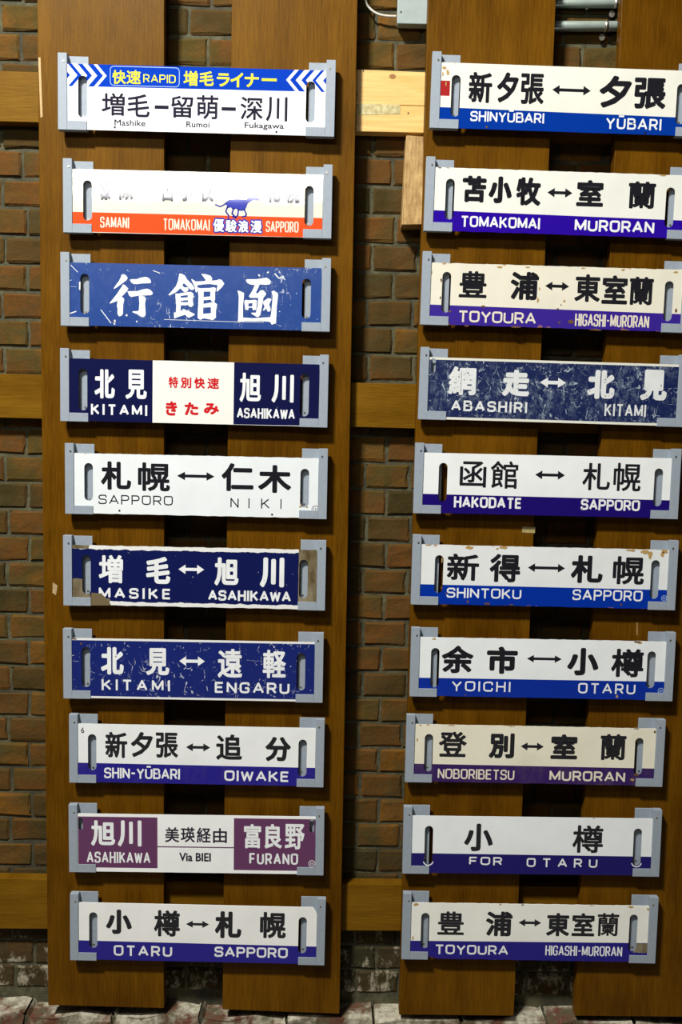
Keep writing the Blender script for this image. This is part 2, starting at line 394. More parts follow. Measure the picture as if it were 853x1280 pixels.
# ---------------------------------------------------------------- plate face material
def plate_mat(key, name, base, zones=(), wear=None, rough=0.3, ior=1.5, chevrons=False):
    k = NT(name); co = k.coord()
    sp = k.n('ShaderNodeSeparateXYZ'); k.put(sp.inputs[0], co); X, Z = sp.outputs[0], sp.outputs[2]
    W, H = FIT[key][3], FIT[key][4]
    c = k.mix(k.step(k.noise(co, 12, 4, 0.6), 0.35, 0.7), base, tuple(v * 0.93 for v in base))
    for zn in zones:
        kind, col = zn[0], zn[-1]
        if kind == 'band':
            (xa, za), (xb, zb) = loc_of(key, *zn[1]), loc_of(key, *zn[2])
            sl = (zb - za) / (xb - xa)
            m = k.math('LESS_THAN', k.math('SUBTRACT', Z, k.math('MULTIPLY_ADD', X, sl, za - sl * xa)), 0.0)
        elif kind == 'above':
            (xa, za), (xb, zb) = loc_of(key, *zn[1]), loc_of(key, *zn[2])
            sl = (zb - za) / (xb - xa)
            m = k.math('GREATER_THAN', k.math('SUBTRACT', Z, k.math('MULTIPLY_ADD', X, sl, za - sl * xa)), 0.0)
        elif kind == 'rect':
            (xa, za), (xb, zb) = loc_of(key, *zn[1]), loc_of(key, *zn[2])
            m = k.math('MULTIPLY', k.math('MULTIPLY', k.math('GREATER_THAN', X, xa), k.math('LESS_THAN', X, xb)),
                       k.math('MULTIPLY', k.math('GREATER_THAN', Z, zb), k.math('LESS_THAN', Z, za)))
        c = k.mix(m, c, col)
        if kind == 'above' and chevrons:
            zm = loc_of(key, 120, 94)[1]
            zr = loc_of(key, 370, 99.5)[1]
            az = k.math('ABSOLUTE', k.math('SUBTRACT', Z, k.math('MULTIPLY_ADD', X, (zr - zm) / (250 * PX), zm + (zr - zm) * 0.5)))
            lx = lambda p: loc_of(key, p, 96)[0]
            def isl(t, pairs):
                tot = 0.0
                for a, b in pairs:
                    tot = k.math('ADD', tot, k.math('MULTIPLY', k.math('GREATER_THAN', t, a), k.math('LESS_THAN', t, b)))
                return tot
            tl = k.math('MULTIPLY_ADD', az, 0.87, X)
            ml = isl(tl, [(lx(87.2), lx(96.4)), (lx(101.6), lx(108.7)), (lx(114.8), lx(121.2)), (lx(128.6), lx(133.1))])
            tr = k.math('MULTIPLY_ADD', az, -0.87, X)
            mr = isl(tr, [(lx(357.9), lx(362.7)), (lx(370), lx(376.9)), (lx(382.7), lx(390.6)), (lx(394.9), lx(404))])
            c = k.mix(k.math('MULTIPLY', m, k.math('ADD', ml, mr, clamp=True)), c, base)
    wr = wear or {}
    if 'scratch' in wr:                       # paint scratched through to white
        s_, col = wr['scratch'], wr.get('scol', (0.7, 0.75, 0.8))
        reg = k.noise(co, 8, 3, 0.6); tot = 0.0
        for (st, of, th_) in (((9, 1, 3), (1, 0, 4), .0035), ((3, 1, 10), (5, 0, 2), .003), ((14, 1, 9), (9, 0, 7), .005)):
            nz = k.noise(co, 1.5, 2, 0.4, st, of)
            tot = k.math('MAXIMUM', tot, k.math('LESS_THAN', k.math('ABSOLUTE', k.math('SUBTRACT', nz, 0.5)), th_))
        brk = k.step(k.noise(co, 60, 3, 0.7), 0.50, 0.56)
        c = k.mix(k.math('MULTIPLY', k.math('MULTIPLY', tot, brk), k.math('MULTIPLY', k.step(reg, 0.60 - s_ * 0.25, 0.70 - s_ * 0.25), 0.75)), c, col)
        fl = k.noise(co, 150, 5, 0.8); rg2 = k.noise(co, 14, 4, 0.7, None, (4, 4, 4))
        c = k.mix(k.math('MULTIPLY', k.step(k.math('ADD', fl, k.math('MULTIPLY', k.math('SUBTRACT', rg2, 0.5), 0.9)), 0.74 - s_ * 0.12, 0.80 - s_ * 0.12), 0.65), c, col)
    if 'cloud' in wr:                         # worn cloudy haze of fine rubbing
        v = k.noise(co, 70, 6, 0.85, (1, 1, 0.6)); reg = k.noise(co, 9, 4, 0.65)
        v = k.math('MULTIPLY', k.step(v, 0.48, 0.68), k.step(reg, 0.40, 0.62))
        c = k.mix(k.math('MULTIPLY', v, wr['cloud']), c, (0.30, 0.38, 0.46))
    if 'specks' in wr:
        v = k.noise(co, 75, 4, 0.7)
        c = k.mix(k.step(v, 0.735 - wr['specks'] * 0.05, 0.75 - wr['specks'] * 0.05), c, wr.get('scol', (0.85, 0.87, 0.9)))
    if 'edge' in wr:                          # white enamel edge, ragged
        e = wr['edge']; ng = k.math('MULTIPLY', k.noise(co, 45, 2), wr.get('rag', 0.0) * 0.02)
        top = loc_of(key, 240, wr['ety'])[1] if 'ety' in wr else H / 2 - 0.0235 - e
        m1 = k.math('GREATER_THAN', k.math('ADD', Z, ng), top)
        m2 = k.math('LESS_THAN', k.math('SUBTRACT', Z, ng), -H / 2 + 0.0015 + e)
        c = k.mix(k.math('MAXIMUM', m1, m2), c, wr.get('ecol', (0.78, 0.79, 0.76)))
    if 'bare' in wr:                          # flaked areas down to brown metal: list of (px, py, radius px)
        warp = k.math('MULTIPLY', k.math('SUBTRACT', k.noise(co, 55, 4, 0.7), 0.5), 0.03)
        ms = 0.0
        for (bx, by, rx, rz) in wr['bare']:
            lx_, lz_ = loc_of(key, bx, by)
            dx = k.math('ABSOLUTE', k.math('DIVIDE', k.math('SUBTRACT', X, lx_), rx * PX)); dz = k.math('ABSOLUTE', k.math('DIVIDE', k.math('SUBTRACT', Z, lz_), rz * PX))
            d = k.math('MAXIMUM', dx, dz)
            d = k.math('ADD', d, k.math('MULTIPLY', warp, 20 / 1.0 * 10 / max(rx, rz)))
            ms = k.math('MAXIMUM', ms, k.math('LESS_THAN', d, 1.0))
        br = k.mix(k.step(k.noise(co, 22, 4, 0.7, (1, 1, 0.4)), 0.35, 0.65), (0.095, 0.068, 0.030), (0.26, 0.22, 0.14))
        c = k.mix(ms, c, br)
    if 'rust' in wr:                          # rust running from the edges
        a = wr['rust']; nz = k.noise(co, 20, 4, 0.7)
        t = k.math('SUBTRACT', k.math('ABSOLUTE', k.math('ADD', Z, 0.0117)), H / 2 - 0.0117 - 0.0005)
        t = k.math('ADD', t, k.math('MULTIPLY', k.math('SUBTRACT', nz, 0.62 - a * 0.06), 0.075))
        c = k.mix(k.math('MULTIPLY', k.step(t, 0.0, 0.004), 0.85), c, (0.42, 0.20, 0.045))
        sp_ = k.noise(co, 48, 3, 0.7, None, (7, 2, 1))
        c = k.mix(k.step(sp_, 0.77 - a * 0.03, 0.80 - a * 0.03), c, (0.36, 0.2, 0.08))
    if 'dirt' in wr:
        v = k.noise(co, 16, 5, 0.7, (1, 1, 0.5), (2, 2, 2))
        c = k.mix(k.math('MULTIPLY', k.step(v, 0.5, 0.75), wr['dirt']), c, (0.35, 0.27, 0.13))
    k.bump(k.noise(co, 30, 2), 0.0004, 0.3)
    return k.out(c, rough, 0, ior)

def ink(name, col, rough=0.12, chip=0.0, under=(0.05, 0.08, 0.3), ior=1.5):
    k = NT(name); co = k.coord(); c = k.mix(k.step(k.noise(co, 25, 4), 0.3, 0.7), col, tuple(v * 0.9 + 0.003 for v in col))
    if chip: c = k.mix(k.step(k.noise(co, 70, 4, 0.7), 0.74 - chip * .05, 0.76 - chip * .05), c, under)
    return k.out(c, rough, 0, ior)
I_glossy = ink('glossy_black_print', (0.02, 0.02, 0.05), 0.05, ior=1.9)
I_black = ink('black_lettering', (0.012, 0.012, 0.016))
I_white = ink('white_lettering', (0.86, 0.89, 0.89))
I_cream = ink('cream_lettering', (0.80, 0.74, 0.60))
I_yellow = ink('yellow_lettering', (0.88, 0.82, 0.05))
I_grey = ink('dark_grey_lettering', (0.022, 0.018, 0.035), 0.06, ior=1.4)
I_red = ink('red_lettering', (0.62, 0.015, 0.02))
I_violet = ink('purple_line', (0.13, 0.035, 0.11))
I_blue = ink('blue_print', (0.035, 0.05, 0.42), 0.05, ior=1.9)
I_pale = ink('pale_blue_line', (0.35, 0.5, 0.8))
I_wornw = ink('worn_white_lettering', (0.74, 0.77, 0.76), 0.4, 1.0, (0.03, 0.05, 0.2))
I_rust = ink('rust_spot', (0.46, 0.29, 0.09), 0.7)
I_rustd = ink('dark_rust_spot', (0.13, 0.055, 0.02), 0.7)
I_bare = ink('bare_brown_metal', (0.15, 0.11, 0.05), 0.6)

WHITE = (0.86, 0.89, 0.88); CREAM = (0.80, 0.79, 0.66)
A1 = (60, 50, 380 / 853); A2 = (60, 300, 380 / 853); A3 = (60, 540, 380 / 853); A4 = (60, 780, 380 / 853); A5 = (60, 1000, 380 / 853)
B1 = (510, 50, 343 / 853); B2 = (510, 300, 343 / 853); B3 = (500, 540, 353 / 853); B4 = (500, 780, 353 / 853); B5 = (490, 1000, 363 / 853)
PXF = (0, 0, 1.0)

# each plate: crop frame for the ink boxes, slots (pixels), material, then lists of print
# K: (char, x0, y0, x1, y1, extra weight px, ink)   W: (text, x0, y0, x1, y1, stroke px, gap, ink)   A: arrow (x0, y, x1, stroke, head, half head, ink)
P = {}
P['L1'] = dict(label='white plate with blue chevron header and yellow RAPID, top of left column', fr=A1,
    slots=[(103, 93.8, 146.5), (387.7, 101, 152.8)],
    mat=dict(base=(0.86, 0.89, 0.93), zones=[('above', (84, 107), (406, 114.6), (0.004, 0.045, 0.44))], chevrons=True, rough=0.07),
    K=[('快', 180, 83, 218, 123, .3, I_yellow), ('速', 220, 83, 260, 123, .25, I_yellow), ('増', 380, 85, 420, 128, .3, I_yellow), ('毛', 425, 86, 465, 128, .38, I_yellow),
       ('ラ', 474, 92, 510, 130, .5, I_yellow), ('イ', 512, 90, 548, 132, .5, I_yellow), ('ナ', 552, 92, 592, 132, .5, I_yellow), ('ー', 600, 106, 642, 115, .25, I_yellow),
       ('増', 150, 147, 215, 212, .35, I_grey), ('毛', 222, 150, 285, 216, .35, I_grey), ('留', 345, 155, 407, 218, .35, I_grey), ('萌', 417, 153, 478, 222, .3, I_grey),
       ('深', 540, 158, 603, 224, .35, I_grey), ('川', 612, 158, 672, 228, .35, I_grey),
       ('Mashike', 186, 222, 273, 241, .05, I_grey), ('Rumoi', 388, 227, 453, 245, .05, I_grey), ('Fukagawa', 552, 230, 662, 253, .05, I_grey)],
    W=[('RAPID', 267, 95, 358, 120, 1.1, .25, I_yellow)],
    dash=[(299, 182, 338, 193), (487, 187, 527, 198)], dots=[(187, 244), (641, 257)], frame=[(174, 72, 368, 131)])
P['L2'] = dict(label='cream plate with orange stripe, SAMANI to SAPPORO, small blue running horse', fr=PXF,
    slots=[(109.2, 224.8, 275.5), (386.2, 231.8, 282.2)],
    mat=dict(base=(0.84, 0.82, 0.66), zones=[('band', (89.4, 264.3), (404.3, 272.3), (0.80, 0.085, 0.018)), ('band', (89.4, 289), (404.3, 297), (0.85, 0.8, 0.7))], rough=0.05, ior=1.9),
    K=[('様', 124, 224, 138, 250, .7, I_glossy), ('似', 146, 224, 166, 250, .7, I_glossy), ('苫', 201, 222, 218, 251.5, .7, I_glossy), ('小', 224, 222, 241, 251.5, .9, I_glossy),
       ('牧', 249, 223, 267, 252, .7, I_glossy), ('札', 333, 224, 351, 253, .8, I_glossy), ('幌', 357, 225, 375, 254, .7, I_glossy),
       ('優', 265, 271, 281.5, 291.4, 1.9, I_blue), ('駿', 280.5, 272.5, 297.5, 291.8, 1.9, I_blue), ('浪', 296.5, 273, 312, 292.3, 1.9, I_blue), ('漫', 311.5, 273.5, 329, 292.6, 1.9, I_blue),
       ('優', 266.6, 273, 280, 289.6, .3, I_white), ('駿', 282, 274.3, 295.8, 290, .3, I_white), ('浪', 298, 275, 310.6, 290.6, .45, I_white), ('漫', 313.2, 275.3, 327.4, 291, .35, I_white)],
    W=[('SAMANI', 124.9, 270.6, 161.2, 285, 1.45, .28, I_cream), ('TOMAKOMAI', 203.7, 273, 262.3, 288.4, 1.45, .28, I_cream), ('SAPPORO', 332.4, 276, 373.4, 290.5, 1.45, .28, I_cream)],
    horse=True)
P['L3'] = dict(label='scratched mid-blue plate with three white brush-written characters', fr=A2,
    slots=[(105.7, 341.7, 392.3), (382.7, 348, 398.2)],
    mat=dict(base=(0.013, 0.054, 0.25), wear=dict(scratch=.3, specks=.7, cloud=.12), rough=0.3), brush=True)
P['L4'] = dict(label='navy plate with white middle panel and red lettering, KITAMI to ASAHIKAWA', fr=A2,
    slots=[(103.4, 460.4, 512.9), (380.3, 467, 520.5)],
    mat=dict(base=(0.006, 0.008, 0.055), zones=[('rect', (190.8, 440), (291.6, 540), (0.84, 0.83, 0.77)), ('band', (90, 526.5), (400, 532.6), (0.7, 0.7, 0.68))], wear=dict(specks=.2), rough=0.16, ior=1.55),
    K=[('北', 130, 362, 187, 445, 1.0, I_white), ('見', 217, 363, 277, 447, .9, I_white), ('特', 338, 383, 365, 415, .35, I_red), ('別', 372, 385, 402, 416, .4, I_red),
       ('快', 410, 385, 440, 417, .4, I_red), ('速', 447, 386, 480, 418, .35, I_red), ('き', 330, 452, 362, 493, .75, I_red), ('た', 383, 455, 422, 492, .75, I_red),
       ('み', 437, 457, 480, 490, .75, I_red), ('旭', 538, 372, 598, 455, .8, I_white), ('川', 628, 377, 690, 457, 1.0, I_white)],
    W=[('KITAMI', 120, 460, 278, 493, 2.4, .5, I_white), ('ASAHIKAWA', 530, 471, 693, 503, 2.0, .26, I_white)])
P['L5'] = dict(spots=[(375.5, 633.5, 1.5, 1.2, I_rust), (384, 634, 2, 1, I_rust), (376, 631, 1, 1.5, I_rust), (330, 570.8, 8, 0.7, I_rust), (250, 568.8, 5, 0.6, I_rust)],
    label='all white plate with black SAPPORO to NIKI lettering, no coloured stripe', fr=A3,
    slots=[(110.6, 578.7, 626), (380.5, 585.9, 634.4)],
    mat=dict(base=(0.82, 0.87, 0.88), wear=dict(rust=.05), rough=0.3),
    K=[('札', 148, 82, 233, 163, 1.1, I_black), ('幌', 252, 85, 342, 167, .9, I_black), ('仁', 487, 87, 577, 167, 1.2, I_black), ('木', 590, 92, 683, 172, 1.3, I_black)],
    W=[('SAPPORO', 141, 176, 350, 206, 1.3, .32, I_black), ('N', 512, 185, 535, 213, 1.3, .3, I_black), ('I', 561, 186, 567, 214, 1.3, .3, I_black), ('K', 598, 187, 622, 215, 1.3, .3, I_black), ('I', 651, 188, 657, 216, 1.3, .3, I_black)],
    A=[(362, 124, 467, 3.0, 9, 4.6, I_black)], dots=[(200, 221), (629, 232)], mark=[(394.5, 637, 4.5, I_grey)])
P['L6'] = dict(label='dark navy plate with flaked brown ends, MASIKE to ASAHIKAWA', fr=A3,
    slots=[(107.9, 693.8, 742.7), (379, 699.7, 748.2)],
    mat=dict(base=(0.005, 0.009, 0.080), wear=dict(specks=.45, edge=.0058, rag=.45, bare=[(388, 725, 15, 60), (96, 740, 17, 17), (113, 756, 24, 8), (100, 682, 11, 4)]), rough=0.22),
    K=[('増', 142, 345, 210, 425, .9, I_white), ('毛', 275, 350, 343, 427, 1.3, I_white), ('旭', 467, 352, 535, 432, 1.2, I_white), ('川', 595, 352, 663, 437, 1.7, I_white)],
    W=[('MASIKE', 142, 437, 345, 470, 2.6, .55, I_white), ('ASAHIKAWA', 449, 444, 682, 477, 2.5, .25, I_white)],
    A=[(366, 386, 438, 3.2, 8, 5.2, I_white)], patch=[[(114, 741), (126, 742), (133, 748), (139, 757), (113.5, 757)]])
P['L7'] = dict(spots=[(92, 798.5, 4, 1.5, I_rustd), (101, 805, 1.5, 2, I_rustd)],
    label='scuffed navy plate edged white, KITAMI to ENGARU in white', fr=A4,
    slots=[(107.2, 809, 859.3), (376, 816.5, 863.7)],
    mat=dict(base=(0.006, 0.016, 0.15), wear=dict(specks=.8, scratch=.5, edge=.0055), rough=0.3),
    K=[('北', 148, 65, 212, 143, 1.3, I_white), ('見', 275, 68, 340, 145, 1.1, I_white), ('遠', 476, 70, 545, 152, .8, I_white), ('軽', 603, 73, 668, 153, .8, I_white)],
    W=[('KITAMI', 150, 156, 342, 189, 2.4, .6, I_white), ('ENGARU', 468, 163, 678, 197, 2.5, .4, I_white)],
    A=[(368, 105, 440, 3.4, 8, 5.4, I_white)])
P['L8'] = dict(label='white plate with violet-blue stripe, SHIN-YUBARI to OIWAKE', fr=A4,
    slots=[(115, 918, 963.5), (377.9, 924.8, 971.5)],
    mat=dict(base=WHITE, zones=[('band', (96.5, 953.7), (395.4, 960.4), (0.012, 0.008, 0.22))], wear=dict(dirt=.05), rough=0.2),
    K=[('新', 160, 303, 222, 377, .8, I_black), ('夕', 232, 303, 294, 375, 1.1, I_black), ('張', 302, 305, 365, 377, .8, I_black), ('追', 472, 310, 545, 383, .9, I_black), ('分', 610, 317, 682, 387, 1.3, I_black), ('6', 92, 291, 101, 307, .02, I_grey)],
    W=[('SHIN-YŪBARI', 157, 404, 370, 437, 2.1, .2, I_white), ('OIWAKE', 495, 412, 677, 444, 2.4, .32, I_white)],
    A=[(387, 347, 455, 3.0, 8, 4.6, I_black)])
P['L9'] = dict(label='white plate with two purple panels, ASAHIKAWA via BIEI to FURANO', fr=A5,
    slots=[(100.5, 1022.5, 1038, 6), (390, 1025, 1041.5, 6)],
    mat=dict(base=(0.89, 0.91, 0.89), zones=[('rect', (97, 1021), (196.8, 1086), (0.118, 0.035, 0.105)), ('rect', (292.5, 1023.3), (394.5, 1089.5), (0.118, 0.035, 0.105)), ('rect', (196, 1058.2), (293, 1061), (0.118, 0.035, 0.105))], rough=0.3),
    K=[('旭', 120, 58, 188, 130, .95, I_white), ('川', 195, 58, 262, 132, 1.0, I_white), ('美', 328, 77, 368, 120, .3, I_grey), ('瑛', 372, 77, 412, 120, .3, I_grey), ('経', 417, 78, 457, 121, .3, I_grey),
       ('由', 463, 80, 502, 122, .3, I_grey), ('Via BIEI', 368, 149, 457, 174, .35, I_grey), ('富', 550, 68, 598, 137, .65, I_white), ('良', 608, 68, 657, 138, .8, I_white), ('野', 665, 68, 720, 140, .65, I_white)],
    W=[('ASAHIKAWA', 108, 146, 287, 179, 2.0, .3, I_white), ('FURANO', 565, 150, 702, 183, 2.3, .35, I_white)], mark=[(390, 1080, 4.2, I_white)])
P['L10'] = dict(label='white plate with blue stripe and clipped corner, OTARU to SAPPORO, bottom of left column', fr=A5,
    slots=[(116.3, 1140.9, 1186), (377.7, 1147, 1192.8)], clip=True,
    mat=dict(base=(0.90, 0.91, 0.87), zones=[('band', (97.9, 1176), (396.4, 1184), (0.014, 0.010, 0.22))], rough=0.3),
    K=[('小', 162, 308, 235, 378, 1.6, I_black), ('樽', 297, 310, 370, 385, .9, I_black), ('札', 468, 313, 543, 390, 1.4, I_black), ('幌', 595, 315, 668, 390, 1.0, I_black)],
    W=[('OTARU', 184, 409, 348, 441, 2.4, .4, I_white), ('SAPPORO', 467, 413, 673, 445, 2.4, .25, I_white)],
    A=[(387, 350, 452, 2.8, 8, 4.2, I_black)])
P['R1'] = dict(spots=[(556, 84, 2.5, 2, I_rust), (560, 90, 2, 4, I_rust), (554, 92, 1.2, 3, I_rust), (609, 158.5, 1.5, 1.5, I_rustd), (558, 104, 1, 3, I_rust)],
    label='cream SHINYUBARI to YUBARI plate with blue stripe and red-stained left end', fr=B1,
    slots=[(568.9, 93, 145.3), (850.3, 104.3, 155)],
    mat=dict(base=(0.82, 0.82, 0.72), zones=[('band', (549, 133.2), (853, 146.5), (0.001, 0.034, 0.30)), ('rect', (551, 100), (562.5, 119.5), (0.36, 0.02, 0.02))], wear=dict(rust=.0), rough=0.15),
    K=[('新', 190, 97, 263, 195, .9, I_black), ('夕', 278, 98, 345, 195, 1.3, I_black), ('張', 352, 102, 425, 200, .9, I_black), ('夕', 597, 108, 697, 212, 1.7, I_black), ('張', 705, 115, 805, 215, 1.4, I_black)],
    W=[('SHINYŪBARI', 195, 220, 425, 258, 1.8, .22, I_white), ('YŪBARI', 617, 240, 790, 280, 2.0, .3, I_white)],
    A=[(450, 155, 570, 3.0, 8, 4.8, I_black)], dots=[(247, 269), (740, 288)])
P['R2'] = dict(spots=[(700, 211.5, 4, 0.8, I_rust), (830, 219, 5, 1, I_rust), (560, 208.5, 4, 0.9, I_rust), (550, 209, 2, 1, I_rustd)],
    label='white plate with violet stripe, TOMAKOMAI to MURORAN', fr=B1,
    slots=[(561.7, 222.9, 274), (836.7, 233.8, 284)],
    mat=dict(base=(0.83, 0.84, 0.76), zones=[('band', (542.2, 262.3), (853, 275.2), (0.022, 0.003, 0.31))], wear=dict(rust=.1), rough=0.15),
    K=[('苫', 170, 420, 245, 505, 1.5, I_black), ('小', 252, 422, 325, 508, 1.8, I_black), ('牧', 338, 425, 415, 515, 1.4, I_black), ('室', 526, 433, 610, 518, 1.2, I_black), ('蘭', 687, 438, 772, 525, 1.0, I_black)],
    W=[('TOMAKOMAI', 165, 546, 412, 587, 2.2, .22, I_white), ('MURORAN', 520, 557, 768, 600, 2.5, .25, I_white)],
    A=[(435, 474, 513, 3.0, 8, 4.8, I_black)])
P['R3'] = dict(spots=[(673, 375, 1.4, 4, I_rust), (675, 361, 1, 2, I_rust), (698, 386, 1.6, 1.3, I_rustd), (706, 376, 2, 1.6, I_rust), (702, 381, 1, 1, I_rustd), (604, 383, 3.5, 1.6, I_rustd), (714, 402, 4, 3, I_rustd), (700, 403, 2, 1.6, I_rustd), (560, 405, 3, 1.5, I_rustd), (584, 407, 4, 1.2, I_rustd), (552, 350, 1.2, 2.5, I_rustd), (551, 372, 1, 2, I_rustd), (563, 389, 2, 1.6, I_rustd), (625, 333.5, 4, 1.2, I_rust), (540, 340, 1, 3, I_rust), (660, 334, 3, 1, I_rust), (645, 408.5, 7, 1.3, I_rustd), (745, 412, 9, 1.2, I_rustd), (780, 337, 3, 1.2, I_rust), (730, 335, 3, 1, I_rust), (846, 340, 4, 1.3, I_rust), (846, 388, 1.5, 2.5, I_rustd)],
    label='rust-chipped cream plate, third down in right column, reading TOYOURA', fr=B2,
    slots=[(557.2, 339.4, 390.5), (835, 351, 401.3)],
    mat=dict(base=(0.80, 0.77, 0.63), zones=[('band', (538.2, 380.4), (853, 392.5), (0.035, 0.014, 0.26))], wear=dict(rust=1.2), rough=0.35),
    K=[('豊', 160, 95, 247, 180, .8, I_black), ('浦', 320, 97, 408, 187, 1.3, I_black), ('東', 520, 105, 600, 193, .95, I_black), ('室', 605, 108, 685, 200, 1.05, I_black), ('蘭', 690, 113, 765, 203, .9, I_black)],
    W=[('TOYOURA', 157, 219, 400, 261, 2.2, .2, I_cream), ('HIGASHI-MURORAN', 521, 229, 752, 273, 1.7, .22, I_cream)],
    A=[(428, 143, 503, 3.0, 8, 4.6, I_black)])
P['R4'] = dict(label='heavily scuffed navy plate, ABASHIRI to KITAMI in white', fr=B2,
    slots=[(541.9, 447.4, 465.9, 5.5), (845.3, 458.4, 475.6, 7)],
    mat=dict(base=(0.005, 0.013, 0.075), wear=dict(scratch=.9, specks=.9, cloud=.55, edge=.0062, scol=(0.42, 0.5, 0.55), ecol=(0.72, 0.72, 0.62)), rough=0.4),
    K=[('網', 127, 392, 213, 483, 1.3, I_wornw), ('走', 295, 402, 380, 487, 1.7, I_wornw), ('北', 560, 403, 645, 495, 1.9, I_wornw), ('見', 725, 402, 808, 500, 1.9, I_wornw)],
    W=[('ABASHIRI', 135, 498, 372, 537, 2.4, .4, I_wornw), ('KITAMI', 613, 509, 742, 550, 2.0, .32, I_wornw)],
    A=[(412, 443, 493, 3.6, 9, 5.4, I_wornw)])
P['R5'] = dict(label='white plate with dark indigo stripe, HAKODATE to SAPPORO', fr=B3,
    slots=[(553.2, 578.5, 627), (822.3, 585.5, 633)],
    mat=dict(base=WHITE, zones=[('band', (529, 617.3), (839, 625.5), (0.012, 0.004, 0.14))], rough=0.15),
    K=[('函', 182, 88, 262, 168, .45, I_black), ('館', 275, 87, 358, 172, .45, I_black), ('札', 553, 93, 637, 177, .55, I_black), ('幌', 647, 93, 730, 180, .5, I_black)],
    W=[('HAKODATE', 164, 195, 370, 232, 2.5, .22, I_white), ('SAPPORO', 548, 203, 727, 239, 2.4, .2, I_white)],
    A=[(410, 130, 500, 3.0, 8, 4.8, I_black)])
P['R6'] = dict(spots=[(587, 684.5, 5, 3, I_rust), (630, 684.5, 6, 2.2, I_rust), (622, 686, 2, 1.5, I_rust), (536, 681.5, 5, 1, I_rust), (808, 690, 6, 3.5, I_rust), (814, 694, 3, 5, I_rust), (832, 689, 6, 3.5, I_rust), (829, 693, 3, 4, I_rust), (790, 688, 7, 1.8, I_rust), (553, 700, 1, 4, I_rust), (552, 735, 1.4, 2, I_rustd), (610, 755, 5, 1.5, I_rustd), (585, 752, 2, 2, I_rustd), (640, 756, 3, 1, I_rustd), (777, 756, 1.6, 1.6, I_rustd), (558, 742, 1.3, 1.3, I_rustd), (700, 683, 6, 1, I_rust)],
    label='white plate with bright blue stripe and rusty top edge, SHINTOKU to SAPPORO', fr=B3,
    slots=[(548.2, 694, 741.6), (818.1, 700.2, 749)],
    mat=dict(base=(0.80, 0.83, 0.82), zones=[('band', (525.6, 730.4), (836, 737.8), (0.001, 0.029, 0.33))], wear=dict(rust=.75), rough=0.15),
    K=[('新', 143, 367, 240, 450, .9, I_black), ('得', 272, 368, 365, 455, 1.1, I_black), ('札', 518, 372, 615, 458, 1.35, I_black), ('幌', 645, 375, 740, 462, .9, I_black)],
    W=[('SHINTOKU', 142, 471, 368, 505, 1.9, .24, I_white), ('SAPPORO', 523, 476, 735, 512, 1.9, .26, I_white)],
    A=[(388, 411, 500, 3.0, 8, 4.8, I_black)], mark=[(831, 748, 3.4, I_pale)])
P['R7'] = dict(spots=[(797, 802.5, 4, 1.6, I_rustd), (801, 803.5, 3, 2.5, I_rust), (680, 798, 4, 1, I_rustd), (543, 799, 3, 0.8, I_rust), (582, 869, 1.2, 1.2, I_rustd), (772, 871, 1.6, 2.5, I_rust), (625, 797.5, 4, 0.8, I_rust)],
    label='white plate with deep blue stripe, YOICHI to OTARU', fr=B4,
    slots=[(543.3, 810.2, 859.9), (813.5, 814.4, 860.7)],
    mat=dict(base=(0.84, 0.88, 0.88), zones=[('band', (523.6, 847.4), (832.5, 852.5), (0.001, 0.024, 0.30))], wear=dict(rust=.2), rough=0.15),
    K=[('余', 127, 65, 223, 150, 1.35, I_black), ('市', 263, 68, 357, 152, 1.7, I_black), ('小', 507, 72, 602, 157, 1.8, I_black), ('樽', 640, 75, 738, 162, 1.0, I_black)],
    W=[('YOICHI', 157, 173, 335, 206, 1.9, .42, I_white), ('OTARU', 540, 179, 713, 213, 1.9, .42, I_white)],
    A=[(385, 106, 490, 2.8, 8, 4.2, I_black)], mark=[(827, 864, 3.6, I_pale)])
P['R8'] = dict(spots=[(796, 911, 4, 1, I_rustd), (819.5, 915, 1.5, 2.2, I_rustd), (526, 906.5, 2, 1, I_rust), (522, 925, 1, 3, I_rust), (796, 969, 4, 2.5, I_rustd), (791, 975, 3, 2, I_rust), (565, 907, 5, 0.8, I_rust), (640, 908, 6, 0.8, I_rust), (530, 972, 3, 1, I_rust)],
    label='cream plate with dark purple stripe, NOBORIBETSU to MURORAN', fr=B4,
    slots=[(535.4, 917.8, 965), (798, 922.8, 969.2)],
    mat=dict(base=(0.82, 0.79, 0.63), zones=[('band', (517.8, 955), (819.8, 961.2), (0.030, 0.009, 0.10))], wear=dict(rust=.45, dirt=.12), rough=0.35),
    K=[('登', 118, 325, 203, 403, .85, I_black), ('別', 270, 330, 347, 407, 1.4, I_black), ('室', 457, 333, 538, 410, 1.3, I_black), ('蘭', 607, 333, 685, 413, .9, I_black)],
    W=[('NOBORIBETSU', 115, 438, 347, 472, 1.8, .22, I_cream), ('MURORAN', 453, 444, 682, 478, 2.3, .25, I_cream)],
    A=[(366, 371, 436, 3.0, 8, 4.6, I_black)])
P['R9'] = dict(spots=[(743, 1022.5, 3, 1.4, I_rustd), (626, 1021, 2, 0.8, I_rustd)],
    label='white plate with navy stripe reading FOR OTARU', fr=B5,
    slots=[(535.7, 1032.8, 1080.9), (796.4, 1036.2, 1083)],
    mat=dict(base=(0.86, 0.90, 0.90), zones=[('band', (514.5, 1066.8), (815.5, 1071.5), (0.007, 0.004, 0.12))], wear=dict(rust=-.1), rough=0.3),
    K=[('小', 213, 70, 298, 152, 1.4, I_black), ('樽', 532, 75, 622, 157, .7, I_black)],
    W=[('FOR', 228, 168, 325, 193, 1.9, .42, I_white), ('OTARU', 397, 172, 605, 200, 1.9, .95, I_white)], chipring=True)
